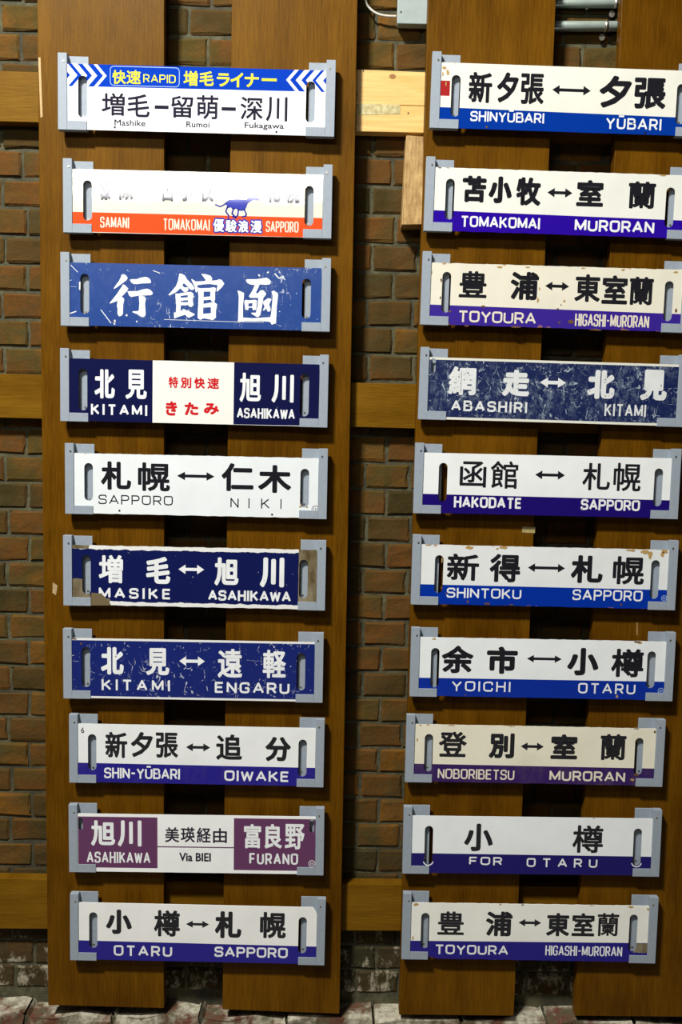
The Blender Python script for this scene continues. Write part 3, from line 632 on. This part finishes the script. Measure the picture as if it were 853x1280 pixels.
P['R10'] = dict(spots=[(626, 1131.2, 2.5, 1, I_rust), (654, 1131.5, 2, 0.8, I_rustd), (520, 1131, 4, 2, I_rust), (516.5, 1173, 1, 3, I_rust), (789, 1134, 4, 1.8, I_rust), (811, 1137, 2, 2, I_rust), (740, 1132, 3, 0.8, I_rust)],
    label='white TOYOURA to HIGASHI-MURORAN plate, brown chip at lower right, last in right column', fr=B5,
    slots=[(531, 1141.7, 1186.4), (791, 1143.8, 1190.2)],
    mat=dict(base=(0.88, 0.89, 0.80), zones=[('band', (513.5, 1176.5), (811, 1179.6), (0.013, 0.008, 0.20))], wear=dict(rust=.1, bare=[(802, 1186, 10, 6.5)]), rough=0.3),
    K=[('豊', 135, 328, 213, 398, .65, I_black), ('浦', 277, 328, 355, 402, 1.2, I_black), ('東', 455, 333, 523, 402, 1.0, I_black), ('室', 530, 333, 597, 402, .85, I_black), ('蘭', 605, 333, 668, 402, .5, I_black)],
    W=[('TOYOURA', 127, 426, 343, 457, 2.2, .25, I_white), ('HIGASHI-MURORAN', 452, 429, 678, 461, 1.6, .25, I_white)],
    A=[(373, 362, 440, 3.0, 8, 4.4, I_black)])

SHORT = {'L1': 'chevron-headed RAPID', 'L2': 'orange-striped SAMANI', 'L3': 'mid-blue brush-written', 'L4': 'red-lettered KITAMI', 'L5': 'unstriped NIKI',
         'L6': 'flaked MASIKE', 'L7': 'navy ENGARU', 'L8': 'OIWAKE', 'L9': 'purple FURANO', 'L10': 'lowest left-column OTARU', 'R1': 'red-stained YUBARI',
         'R2': 'TOMAKOMAI', 'R3': 'rusty upper TOYOURA', 'R4': 'scuffed ABASHIRI', 'R5': 'HAKODATE', 'R6': 'SHINTOKU', 'R7': 'YOICHI', 'R8': 'NOBORIBETSU', 'R9': 'FOR OTARU', 'R10': 'lowest TOYOURA'}

BR_HANZI = [
 ((130, 330), [[[(205,125),(228,118),(262,135),(280,165),(262,192),(205,235),(150,275),(118,293),(112,288),(140,245),(175,200),(195,160)]],
  [[(225,238),(248,248),(287,290),(272,318),(208,385),(232,405),(237,430),(225,480),(222,590),(200,615),(175,618),(158,590),(158,520),(150,500),(158,435),(120,450),(70,467),(65,458),(110,405),(160,340),(205,270)]],
  [[(303,185),(325,178),(385,178),(430,160),(490,150),(525,160),(548,185),(558,212),(545,225),(450,228),(390,236),(350,235),(325,220)]],
  [[(275,322),(310,320),(400,318),(450,300),(510,290),(550,305),(575,335),(575,355),(555,367),(490,370),(400,375),(320,388),(298,375)]],
  [[(410,370),(440,372),(480,385),(495,410),(485,470),(492,590),(485,615),(465,628),(435,622),(390,592),(335,570),(335,560),(405,555),(412,540),(418,460)]]]),
 ((205, 330), [[[(180,112),(205,112),(248,135),(272,180),(330,235),(365,285),(345,305),(315,305),(285,270),(235,225),(215,250),(240,275),(285,275),(290,300),(275,325),(240,332),(205,300),(195,285),(145,330),(65,372),(52,362),(90,320),(140,260),(165,200)]],
  [[(135,345),(160,350),(280,330),(320,328),(350,350),(340,430),(350,485),(325,508),(300,505),(285,485),(198,490),(196,560),(228,530),(290,555),(365,592),(360,605),(290,637),(265,615),(250,600),(170,625),(120,645),(115,575),(140,570),(145,480),(135,400)],
   [(195,378),(280,364),(280,393),(198,398)], [(200,433),(284,427),(284,449),(200,454)]],
  [[(440,115),(490,118),(550,135),(570,165),(568,195),(625,190),(655,178),(685,188),(715,230),(690,270),(630,328),(622,320),(635,248),(540,235),(460,240),(395,250),(395,310),(385,338),(372,325),(365,270),(322,182),(330,175),(375,205),(480,200),(495,190),(470,155)]],
  [[(395,275),(430,285),(540,282),(590,272),(618,285),(605,340),(605,420),(596,440),(600,455),(630,475),(615,560),(615,635),(575,665),(545,655),(470,642),(430,660),(398,640),(400,560),(405,480),(408,380)],
   [(470,325),(550,325),(548,382),(468,390)], [(468,428),(553,421),(560,436),(578,448),(530,460),(468,471)], [(465,515),(555,510),(555,582),(462,588)]]]),
 ((285, 330), [[[(210,185),(235,178),(340,178),(420,165),(460,160),(490,180),(512,205),(498,240),(450,245),(375,240),(355,290),(330,340),(355,345),(385,310),(415,308),(450,340),(452,360),(420,400),(405,500),(385,600),(360,628),(340,625),(280,590),(275,575),(330,575),(350,500),(360,400),(300,400),(265,400),(247,380),(285,320),(318,248),(260,240),(225,220)]],
  [[(113,312),(140,318),(190,340),(190,370),(178,500),(178,632),(300,640),(420,632),(500,628),(510,600),(525,450),(530,370),(515,325),(545,312),(592,345),(595,370),(580,500),(570,700),(520,718),(500,685),(400,675),(300,678),(200,675),(140,693),(115,690),(120,650),(125,500),(128,380)]],
  [[(192,435),(215,422),(240,428),(320,422),(345,430),(335,540),(300,548),(285,515),(245,518),(240,545),(205,540)], [(245,465),(290,462),(288,500),(242,503)]],
  [[(415,445),(470,405),(500,405),(515,420),(490,478),(508,540),(490,565),(470,560),(452,525),(430,550),(412,550),(435,500),(420,475)]]])]

# ---------------------------------------------------------------- brackets
YF = SY                        # bracket front
def bracket(key, side):
    x, z, t, W, H = FIT[key]
    c, s = math.cos(t), math.sin(t)
    ox = -W / 2 if side < 0 else W / 2
    root = empty('plate_bracket', (x + ox * c, YF, z + ox * s), (0, -t, 0))
    side_w = 'left' if side < 0 else 'right'
    tag(root, 'grey steel bracket at the %s end of the %s plate' % (side_w, SHORT[key]), 'bracket', 'grey plate brackets')
    def X(a, b): return (a, b) if side < 0 else (-b, -a)
    m = MB(); a, b = X(0, 0.0218)
    m.box(a, b, 0, 0.0148, -H / 2, H / 2)
    a2, b2 = X(0.0219, 0.0688)
    m.box(a2, b2, 0, 0.0018, -H / 2, -H / 2 + 0.0213)
    m.box(a2, b2, 0.0018, 0.0148, -H / 2, -H / 2 + 0.0012)
    m.build('channel_frame', M_bracket, root, bevel=0.0006)
    m = MB(); a, b = X(0.0004, 0.0690 if side < 0 else 0.0645)
    dz = 0.0016 + random.uniform(-.001, .001)
    m.box(a, b, 0.0149, 0.0179, -H / 2 + 0.0004, H / 2 - dz)
    m.build('back_plate', M_bracket, root, bevel=0.0005)
    m = MB(); a, b = X(0.012, 0.040)
    m.box(a, b, 0.0180, 0.0314, -H / 2 + 0.03, H / 2 - 0.03)
    m.build('spacer_block', M_dark, root)
    for (sx_, sz_, yy) in ((0.0140, H / 2 - 0.0195, 0.0), (0.0575, -H / 2 + 0.036, 0.0149)):
        mm = MB(); q = sx_ if side < 0 else -sx_
        n = 10; r = 0.0026
        ring = [(q + r * math.cos(2 * math.pi * i / n), sz_ + r * math.sin(2 * math.pi * i / n)) for i in range(n)]
        slot_a = random.random() * 3
        mm.slab([ring], yy - 0.0011, yy)
        so = mm.build('screw', M_screw, root)
        m2 = MB(); ca, sa = math.cos(slot_a), math.sin(slot_a); L, T = .0021, .0004
        m2.poly([[(q + ca * L - sa * T, sz_ + sa * L + ca * T), (q - ca * L - sa * T, sz_ - sa * L + ca * T), (q - ca * L + sa * T, sz_ - sa * L - ca * T), (q + ca * L + sa * T, sz_ + sa * L - ca * T)]], yy - 0.00115)
        m2.build('screw_slot', M_dark, so)
    return root

def plate(key):
    d = P[key]; x, z, t, W, H = FIT[key]
    y_face = 0.0024                                  # face of the sheet behind the lip
    root = empty('destination_plate', (x, SY, z), (0, -t, 0))
    tag(root, d['label'], 'sign plate', 'train destination plates')
    x0, x1 = -W / 2 + 0.0224, W / 2 - 0.0224
    z0, z1 = -H / 2 + 0.0016, H / 2 - 0.0238
    rr = random.Random(key)
    wr = d['mat'].get('wear') or {}
    rag = 0.0009 if ('rust' in wr and wr['rust'] > 0) else 0.0002
    if key == 'L6': rag = 0.0013
    def edge(a, b, n):
        out = []
        for i in range(n):
            f = i / n; p = (a[0] + (b[0] - a[0]) * f, a[1] + (b[1] - a[1]) * f)
            out.append((p[0], p[1] + (rr.uniform(-rag, rag * .2) if i else 0) * (1 if a[1] > 0 else -1)))
        return out
    outer = edge((x1, z1), (x0, z1), 60) + [(x0, z1)] if False else None
    cut = 0.0016
    tl = [(x0, z1 - cut), (x0 + cut, z1)]; tr = [(x1 - cut, z1), (x1, z1 - cut)]
    if d.get('clip'): tr = [(x1 - 0.010, z1), (x1 - .004, z1 - .008), (x1, z1 - 0.018)]
    if key in ('R3', 'R10'): tl = [(x0, z1 - .007), (x0 + .002, z1 - .002), (x0 + .009, z1)]
    loop = [(x0, z0), (x1, z0)] if not key == 'R10' else [(x0, z0), (x0 + .040, z0 + .008), (x0 + .052, z0 + .006), (x0 + .072, z0), (x1, z0)]
    # bottom edge, right side, top edge (right to left), left side
    base = []
    bl = loop
    for i in range(len(bl) - 1): base += edge(bl[i], bl[i + 1], 40 if i == len(bl) - 2 else 3)
    base += [bl[-1]] + tr[::-1]
    base += edge(tr[0], tl[1], 60) + [tl[1], tl[0]]
    holes = []
    for sl in d['slots']:
        wd = (sl[3] if len(sl) > 3 else 10.8) * PX
        xc, za = loc_of(key, sl[0], sl[2]); _, zb = loc_of(key, sl[0], sl[1])
        zb = min(zb, z1 - .002)
        if xc + wd / 2 < x1 - .001 and xc - wd / 2 > x0 + .001: holes.append(stadium(xc, za, zb, wd))
    m = MB(); m.slab([base] + holes, y_face, y_face + 0.0020)
    mt = plate_mat(key, 'enamel_' + key, **d['mat'])
    m.build('panel', mt, root)
    fx, fy, fs = d['fr']
    def L(px, py): return loc_of(key, fx + px * fs, fy + py * fs)
    def box(a, b, c_, e):
        # ink box -> local box centred on the same point; the row's slope is taken out of its height
        (xa, za), (xb, zb) = L(a, (b + e) / 2), L(c_, (b + e) / 2)
        (xc, zt), (_, zbm) = L((a + c_) / 2, b), L((a + c_) / 2, e)
        sl = abs(zb - za); h = (zt - zbm) - sl * 0.8
        zc = (zt + zbm) / 2
        return xa, xb, zc - h / 2, zc + h / 2
    yk = y_face - 0.00025
    groups = {}
    def mb(part, mat): return groups.setdefault((part, mat.name), (MB(), mat))[0]
    for n_, (ch, a, b, c_, e, wt, mt_) in enumerate(d.get('K', [])):
        cur = 'roman_lettering' if ch[0].isascii() else 'kanji_lettering'
        lift = 0.00012 if (key == 'L2' and mt_ is I_white) else 0
        glyph(mb((cur, n_), mt_), ch, *box(a, b, c_, e), (wt + (0.13 if 0.6 < wt < 1.6 else 0.08)) * PX, yk - lift)
    for (tx, a, b, c_, e, th, gap, mt_) in d.get('W', []):
        bx = box(a, b, c_, e)
        if len(tx) == 1 and tx == 'I':
            seg(mb('roman_lettering', mt_), ((bx[0] + bx[1]) / 2, bx[2]), ((bx[0] + bx[1]) / 2, bx[3]), th * PX / 2, yk); continue
        word(mb(('roman_lettering', tx), mt_), tx, *bx, (th + 0.15) * PX, gap, yk)
    for (a, yc, c_, th, hd, hh, mt_) in d.get('A', []):
        (xa, za), (xb, zb) = L(a, yc), L(c_, yc)
        arrow(mb('double_arrow', mt_), xa, xb, (za + zb) / 2, th * 1.2 * PX, hd * 1.1 * PX, hh * 1.15 * PX, yk)
    for (a, b, c_, e) in d.get('dash', []):
        (xa, za), (xb, zb) = L(a, b), L(c_, e); mb('kanji_lettering', I_grey).poly([[(xa, zb), (xb, zb), (xb, za), (xa, za)]], yk)
    for (a, b) in d.get('dots', []):
        xa, za = L(a, b); disc(mb('rivet_hole', I_black), xa, za, 1.4 * PX, yk)
    for (a, b, c_, e) in d.get('frame', []):
        (xa, za), (xb, zb) = L(a, b), L(c_, e)
        pth = rnd([(xa, zb), (xb, zb), (xb, za), (xa, za)], 5 * PX, True); pth = [((xa + xb) / 2, zb)] + pth[5:] + pth[:5] if False else rnd([((xa + xb) / 2, zb), (xb, zb), (xb, za), (xa, za), (xa, zb)], 5 * PX, True)
        for i in range(len(pth) - 1): seg(mb('header_outline', I_pale), pth[i], pth[i + 1], .45 * PX, yk)
    for (a, b, r_, mt_) in d.get('mark', []):
        xa, za = loc_of(key, a, b)
        pts = [(xa + r_ * PX * math.cos(i * math.pi / 9), za + r_ * PX * math.sin(i * math.pi / 9)) for i in range(19)]
        for i in range(18): seg(mb('maker_mark', mt_), pts[i], pts[i + 1], .35 * PX, yk)
        for q in (-.4, 0, .4): seg(mb('maker_mark', mt_), (xa + q * r_ * PX, za - .5 * r_ * PX), (xa + q * r_ * PX, za + .5 * r_ * PX), .3 * PX, yk)
    for (a, b, rx, rz, mt_) in d.get('spots', []):
        xa, za = loc_of(key, a, b)
        pts = [(xa + rx * PX * rr.uniform(.55, 1.15) * math.cos(i * .571), min(z1 - .0002, za + rz * PX * rr.uniform(.55, 1.15) * math.sin(i * .571))) for i in range(11)]
        mb('rust_spot', mt_).poly([pts], yk - 0.00025)
    for pp in d.get('patch', []):
        mb('flaked_patch', I_bare).poly([[loc_of(key, *q) for q in pp]], yk - 0.0002)
    if d.get('brush'):
        for (o, polys) in BR_HANZI:
            for loops in polys:
                mb('kanji_lettering', I_white).poly([[loc_of(key, o[0] + q[0] / 9.478, o[1] + q[1] / 9.478) for q in lp] for lp in loops], yk)
        g = mb('paint_scratch', I_white)
        for pts, wd in (([(70+265/4.74, 310+365/4.74), (70+295/4.74, 310+405/4.74), (70+325/4.74, 310+445/4.74)], .5), ([(143.5,405.5),(140,401),(143,404),(143.5,399.5)], .8), ([(240+490/4.74, 310+150/4.74), (240+515/4.74, 310+178/4.74), (240+543/4.74, 310+168/4.74)], .7),
                        ([(191, 338), (200, 341.2)], .4), ([(205, 399.2), (290, 402), (330, 402.5)], .25), ([(88, 331), (97, 340)], .4), ([(99.5, 352), (99.3, 362)], .8), ([(86, 392), (95, 389)], .6), ([(334, 341), (336, 339.5)], .8), ([(323, 343), (325, 345)], .8), ([(157, 393.5), (159, 394.5)], 1.0), ([(170, 401.5), (171.5, 402)], 1.0)):
            for i in range(len(pts) - 1): seg(g, loc_of(key, *pts[i]), loc_of(key, *pts[i + 1]), wd * PX, yk)
    if d.get('chipring'):
        g = mb('enamel_chip', I_white)
        for (a, b) in ((535.7, 1081.6), (796.4, 1083.6)):
            pts = [loc_of(key, a + 6.2 * math.cos(q), b - 5.5 + 6.0 * math.sin(q)) for q in [math.pi * (.08 + i * .105) for i in range(9)]]
            for i in range(8): seg(g, pts[i], pts[i + 1], .7 * PX, yk)
    if d.get('horse'):
        J = lambda q: loc_of(key, 262 + q[0] / 12.186, 235 + q[1] / 12.186)
        g = mb('horse_figure', I_blue)
        g.poly([[J(q) for q in [(230,225),(300,175),(420,168),(560,176),(620,120),(660,95),(700,100),(760,170),(745,190),(715,180),(690,175),(650,185),(600,215),(580,235),(560,290),(530,340),(470,345),(430,330),(400,310),(380,320),(350,320),(320,290),(290,300),(255,310),(265,270),(240,240)]]], yk)
        for pts, wd in (([(270,290),(247,355),(290,415),(285,465)], 11), ([(365,310),(342,385),(400,445)], 12), ([(440,330),(430,410),(400,450),(350,430)], 11), ([(530,325),(560,395),(550,425),(500,435)], 11), ([(245,235),(200,262),(160,280),(90,250)], 10)):
            for i in range(len(pts) - 1): seg(g, J(pts[i]), J(pts[i + 1]), wd / 12.186 * PX, yk)
            for q in pts: disc(g, *J(q), wd / 12.186 * PX, yk)
    for (part, _), (m_, mt_) in groups.items():
        po = m_.build(part if isinstance(part, str) else part[0], mt_, root)
        if part in ('rust_spot', 'paint_scratch'): po['kind'] = 'stuff'
    return root

# ---------------------------------------------------------------- setting: brick wall, footing, floor
wall = MB().box(-3.0, 3.0, 0.005, 0.25, -1.80, 2.6).build('wall_back', M_mortar); tag(wall, kind='structure')
fl = MB().box(-3.0, 3.0, -4.5, 0.25, -1.9, -1.80).build('floor', M_floor); tag(fl, kind='structure')

def brick_mesh(wd, ht, seed, depth=0.02, amp=0.0028, front=0.0):
    r = random.Random(seed); m = MB(); nx = 3 if wd > .15 else 2; nz = 2; e = 0.005
    amp_ = amp; xs = [0, e] + [wd * i / nx for i in range(1, nx)] + [wd - e, wd]; zs = [0, e] + [ht * i / nz for i in range(1, nz)] + [ht - e, ht]
    idx = {}
    for i, x in enumerate(xs):
        for j, z in enumerate(zs):
            rim = i in (0, len(xs) - 1) or j in (0, len(zs) - 1)
            y = 0.0035 if rim else 0.0
            jx = r.uniform(-amp, amp) * .8 if rim or i in (1, len(xs) - 2) else 0; jz = r.uniform(-amp, amp) * .8 if rim or j in (1, len(zs) - 2) else 0
            idx[i, j] = len(m.v); m.v.append((x + jx, front + y + r.uniform(-amp, amp) * .5, z + jz))
    for i in range(len(xs) - 1):
        for j in range(len(zs) - 1): m.f.append((idx[i, j], idx[i + 1, j], idx[i + 1, j + 1], idx[i, j + 1]))
    ring = [(i, 0) for i in range(len(xs))] + [(len(xs) - 1, j) for j in range(1, len(zs))] + [(i, len(zs) - 1) for i in range(len(xs) - 2, -1, -1)] + [(0, j) for j in range(len(zs) - 2, 0, -1)]
    b = len(m.v)
    for q in ring:
        v = m.v[idx[q]]; m.v.append((v[0], front + depth, v[2]))
    for k_ in range(len(ring)):
        j = (k_ + 1) % len(ring); m.f.append((idx[ring[j]], idx[ring[k_]], b + k_, b + j))
    return m
PITCH, HDR, JT = 0.0692, 0.1165, 0.0082
heads = [brick_mesh(HDR - JT, PITCH - JT, 100 + i) for i in range(8)]
strs = [brick_mesh(2 * HDR - JT, PITCH - JT, 200 + i) for i in range(8)]
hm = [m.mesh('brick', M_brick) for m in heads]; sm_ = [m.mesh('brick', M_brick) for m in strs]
gaps = [(-1.02, -0.76), (-0.49, -0.26), (-0.03, 0.235), (0.44, 0.69)]
def covered(X, Z):                # is this spot of the brick face behind a rail or plate as seen from the camera
    p = Vector((X, 0, Z)); q = CAM + (p - CAM) * ((SY - CAM.y) / (0 - CAM.y))
    for (x, z, t, W, H) in FIT.values():
        if abs(q.x - x) < W / 2 - .02 and abs(q.z - z) < H / 2 - .015: return True
    return False
rest = MB(); nb = 0
for row in range(-21, 30):
    z1 = 0.497 - PITCH * row - JT / 2 if row >= 0 else 0.497 + 0.0705 * (-row) - JT / 2
    z0 = z1 - (PITCH - JT)
    if z0 < -1.53: break
    stretcher = row % 2 == 1
    p = 2 * HDR if stretcher else HDR
    off = (0.132 if stretcher else 0.075) + random.uniform(-.006, .006)
    i = math.floor((-2.9 - off) / p)
    while off + i * p < 2.8:
        x = off + i * p + JT / 2; wd = p - JT; i += 1
        vis = z1 < 1.25 and z0 > -1.62 and any(x + wd > a and x < b for a, b in gaps) and not all(covered(x + wd * u_, z0 + (z1 - z0) * v_) for u_ in (0, .5, 1) for v_ in (0, .5, 1))
        if vis:
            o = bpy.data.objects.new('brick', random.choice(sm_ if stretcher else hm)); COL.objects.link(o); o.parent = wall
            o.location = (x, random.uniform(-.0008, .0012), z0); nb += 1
        else:
            src = random.choice(strs if stretcher else heads); b = len(rest.v)
            rest.v += [(v[0] + x, v[1], v[2] + z0) for v in src.v]; rest.f += [tuple(b + q for q in f) for f in src.f]
print('visible bricks', nb)
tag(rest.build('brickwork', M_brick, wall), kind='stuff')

# whitewashed footing course standing forward of the wall
ZT = -1.545
foot = MB().box(-3.0, 3.0, -0.048, 0.0065, -1.80, ZT - 0.008).build('trim_footing', M_mortar); tag(foot, kind='structure')
fm = []
for i in range(5):
    src = brick_mesh(0.226, 0.078, 300 + i, 0.07, 0.009)
    fm.append(src.mesh('brick', M_white_brick))
for rw in range(3):
    x = -2.2 - 0.11 * (rw % 2)
    while x < 2.1:
        o = bpy.data.objects.new('brick', random.choice(fm)); COL.objects.link(o); o.parent = foot
        o.location = (x, -0.056 + random.uniform(-.006, .004), ZT - 0.076 - 0.082 * rw + random.uniform(-.004, .004)); o.rotation_euler = (0, random.uniform(-.02, .02), 0)
        x += 0.233

# ---------------------------------------------------------------- rails and boards
YR0, YB0 = -0.035, -0.0635     # rail front, board front
def beam(name, pts, y0, y1, mat, label, cat, group=None, bevel=0.0012):
    q = [at(px, py, y0) for px, py in pts]
    cx = sum(v.x for v in q) / len(q); cz = sum(v.z for v in q) / len(q)
    m = MB().quadprism([(v.x - cx, v.z - cz) for v in q], y0 - y0, y1 - y0)
    o = m.build(name, mat, None, (cx, y0, cz), bevel)
    return tag(o, label, cat, group)
G = 'horizontal rails behind the boards'
YRB = -0.001 - 0.0025
beam('wall_rail', [(-420, 139.5), (290, 160), (290, 97), (-420, 76.5)], YR0, YRB, M_rail, 'brown varnished rail running behind the two left boards at top', 'rail', G)
beam('wall_rail', [(-420, 511), (1100, 551), (1100, 495), (-420, 456.4)], YR0, YRB, M_rail, 'brown varnished rail across the wall at mid height behind all boards', 'rail', G)
beam('wall_rail', [(-420, 1158.6), (1100, 1167), (1100, 1115), (-420, 1092)], YR0, YRB, M_rail, 'brown varnished rail nearest the floor behind all boards', 'rail', G)
beam('wall_rail', [(640, 172), (1100, 186), (1100, 120), (640, 106)], YR0, YRB, M_rail, 'brown varnished rail behind the top plate of the right column', 'rail', G)

# pine board between the columns: two glued strips, knot, glue patch
root = empty('pine_board', at(484, 127, YR0))
tag(root, 'pale yellow pine board bridging the gap between the two columns', 'board')
def rel(pts, y):
    return [((at(px, py, y) - root.location).x, (at(px, py, y) - root.location).z) for px, py in pts]
MB().quadprism(rel([(380, 128.6), (600, 133.6), (600, 93), (380, 84)], YR0), 0, 0.031).build('upper_strip', M_pine, root, bevel=0.001)
MB().quadprism(rel([(380, 162.6), (600, 167.5), (600, 134.2), (380, 129.2)], YR0), 0.0003, 0.031).build('lower_strip', M_pine, root, bevel=0.001)
MB().poly([rel([(447.6, 143.6), (500.5, 142.4), (500.6, 130.8), (447.6, 129.8)], YR0 - .0004)], -0.0004).build('glue_patch', M_glue, root)
kx, kz = rel([(491, 95.6)], YR0)[0]
mk = MB()
mk.poly([[(kx + .0085 * math.cos(i * .524), kz + .0058 * math.sin(i * .524)) for i in range(12)]], -0.0004); mk.build('knot', M_knot, root)
for (a, b) in ((454.5, 88.4), (510.5, 141.3), (446.8, 118)):
    nx_, nz_ = rel([(a, b)], YR0)[0]; mm = MB(); mm.slab([[(nx_ + .0019 * math.cos(i * .785), nz_ + .0019 * math.sin(i * .785)) for i in range(8)]], -0.0008, 0.001); mm.build('nail_head', M_dark, root)

q0, q1, q2, q3 = at(502.5, 281, -0.056), at(528.6, 280.5, -0.056), at(530, 170.5, -0.056), at(508.3, 169, -0.056)
cx, cz = (q0.x + q1.x) / 2, q0.z
st = MB().quadprism([(v.x - cx, v.z - cz) for v in (q0, q1, q2, q3)], 0, 0.0525).build('pine_block', M_rough_pine, None, (cx, -0.056, cz), 0.0015)
tag(st, 'rough-sawn upright pine block under the pale board, beside the right column', 'block')

BG = 'tall varnished boards carrying the plates'
beam('display_board', [(60.2, 1256.5), (205, 1260.5), (205.5, -90), (45.5, -90)], YB0, -0.0355, M_board, 'tall brown varnished board, first from the left, carrying left plate ends', 'board', BG, 0.0015)
beam('display_board', [(278.3, 1262), (424.5, 1267.5), (448.8, -90), (290.6, -90)], YB0, -0.0355, M_board, 'tall brown varnished board, second from the left, under right ends of left column plates', 'board', BG, 0.0015)
beam('display_board', [(499, 1268.5), (642.6, 1270), (699, -90), (538, -90)], YB0, -0.0355, M_board, 'tall brown varnished board, third from the left, beside the pine block', 'board', BG, 0.0015)
beam('display_board', [(719, 1270), (880, 1271.5), (952, -90), (782, -90)], YB0, -0.0355, M_board, 'tall brown varnished board at the right edge, under right ends of right column plates', 'board', BG, 0.0015)

# scraps of old tape and paint on the boards
def scrap(name, pts, label, cat, col, y=YB0):
    q = [at(px, py, y - .0006) for px, py in pts]; cx = sum(v.x for v in q) / len(q); cz = sum(v.z for v in q) / len(q)
    MBx = MB().slab([[(v.x - cx, v.z - cz) for v in q]], 0, 0.0005)
    return tag(MBx.build(name, mat_plain(name + '_surface', col, 0.5, 0, .2, 150), None, (cx, y - .0006, cz)), label, cat)
scrap('masking_strip', [(50.6, 147), (53.4, 146), (50.6, 71.5), (47.8, 72)], 'narrow pale strip on the left edge of the first board', 'strip', (0.46, 0.30, 0.10))
scrap('tape_scrap', [(653, 665.5), (669, 666.5), (669.5, 659), (653.5, 658)], 'scrap of yellowed tape on the third board above the SHINTOKU plate', 'tape', (0.40, 0.32, 0.13))
scrap('tape_scrap', [(65.5, 741), (70, 744), (72, 732), (66, 728)], 'small torn pale scrap on the first board left of the MASIKE plate', 'tape', (0.42, 0.30, 0.15))
scrap('tape_scrap', [(795.8, 794), (798, 794.5), (798, 778), (795.8, 778)], 'thin pale drip on the fourth board above the YOICHI plate', 'tape', (0.28, 0.16, 0.05))
scrap('tape_scrap', [(119.5, 1126), (124, 1118.5), (119, 1117)], 'tiny yellow scrap beside the left bracket of the lowest left-column plate', 'tape', (0.45, 0.32, 0.12))

# ---------------------------------------------------------------- junction box, cable, conduits
q0, q1 = at(497, 29, -0.032), at(556, -60, -0.032)
root = empty('junction_box', (q0.x, -0.032, q0.z)); tag(root, 'grey-green electrical junction box on the bricks at top of the middle gap', 'junction box')
MB().box(0, q1.x - q0.x, 0.004, 0.0315 - .004, 0, q1.z - q0.z).build('box_body', M_boxg, root, bevel=0.003)
MB().box(-.0006, q1.x - q0.x + .0006, 0, 0.0038, -.0006, q1.z - q0.z).build('cover', M_boxg, root, bevel=0.0018)
mm = MB(); a = at(501.5, 15, -.032) - root.location
mm.slab([[(a.x + .0022 * math.cos(i * .7), a.z + .0022 * math.sin(i * .7)) for i in range(9)]], -.0008, .001); mm.build('screw', M_dark, root)
def curve_pts(pp, y):
    out = []
    for i in range(len(pp) - 1):
        p0, p1, p2, p3 = pp[max(i - 1, 0)], pp[i], pp[i + 1], pp[min(i + 2, len(pp) - 1)]
        for s_ in range(6):
            t = s_ / 6
            out.append(tuple(0.5 * ((2 * p1[j]) + (-p0[j] + p2[j]) * t + (2 * p0[j] - 5 * p1[j] + 4 * p2[j] - p3[j]) * t * t + (-p0[j] + 3 * p1[j] - 3 * p2[j] + p3[j]) * t ** 3) for j in (0, 1)))
    out.append(pp[-1])
    return [at(a, b, y) for a, b in out]
cp = curve_pts([(452, -60), (455, -20), (457.5, 2), (463, 11), (472, 17.3), (483, 20), (495.5, 20.6)], -0.018)
MBc = MB().tube([tuple(p) for p in cp], 0.0030, 8)
tag(MBc.build('power_cable', M_cable, None, None, 0, True), 'thin white cable curving into the side of the junction box', 'cable')
for (y0, label, tabx) in ((4.6, 'grey conduit pipe along the very top of the right gap', 770), (33, 'grey conduit pipe, lower of the two at the top right gap', 757.5)):
    a, b = at(600, y0 - .3, -0.0145), at(900, y0 + .3, -0.0145)
    r_ = 0.0118 if y0 > 20 else 0.0100
    root = empty('conduit_pipe', (a.x, -0.0145, a.z)); tag(root, label, 'pipe', 'conduit pipes on the brick wall')
    MB().tube([(0, 0, 0), tuple(b - a)], r_, 18).build('pipe', M_pipe, root, smooth=True)
    c_ = at(tabx, y0, -0.0145) - a
    MB().tube([(c_.x - .004, 0, c_.z), (c_.x + .004, 0, c_.z)], r_ + .0013, 18).build('saddle_clamp', M_screw, root, smooth=True)
    n = 10; tx, tz = c_.x - .006, c_.z - r_ - .011
    tb = MB(); tb.slab([[(tx + .0072 * math.cos(i * 2 * math.pi / n), tz + .0082 * math.sin(i * 2 * math.pi / n)) for i in range(n)]], 0.006, 0.0095); tb.build('clamp_tab', M_screw, root)

# ---------------------------------------------------------------- the twenty plates and their brackets
for key in FIT:
    plate(key)
    bracket(key, -1); bracket(key, 1)
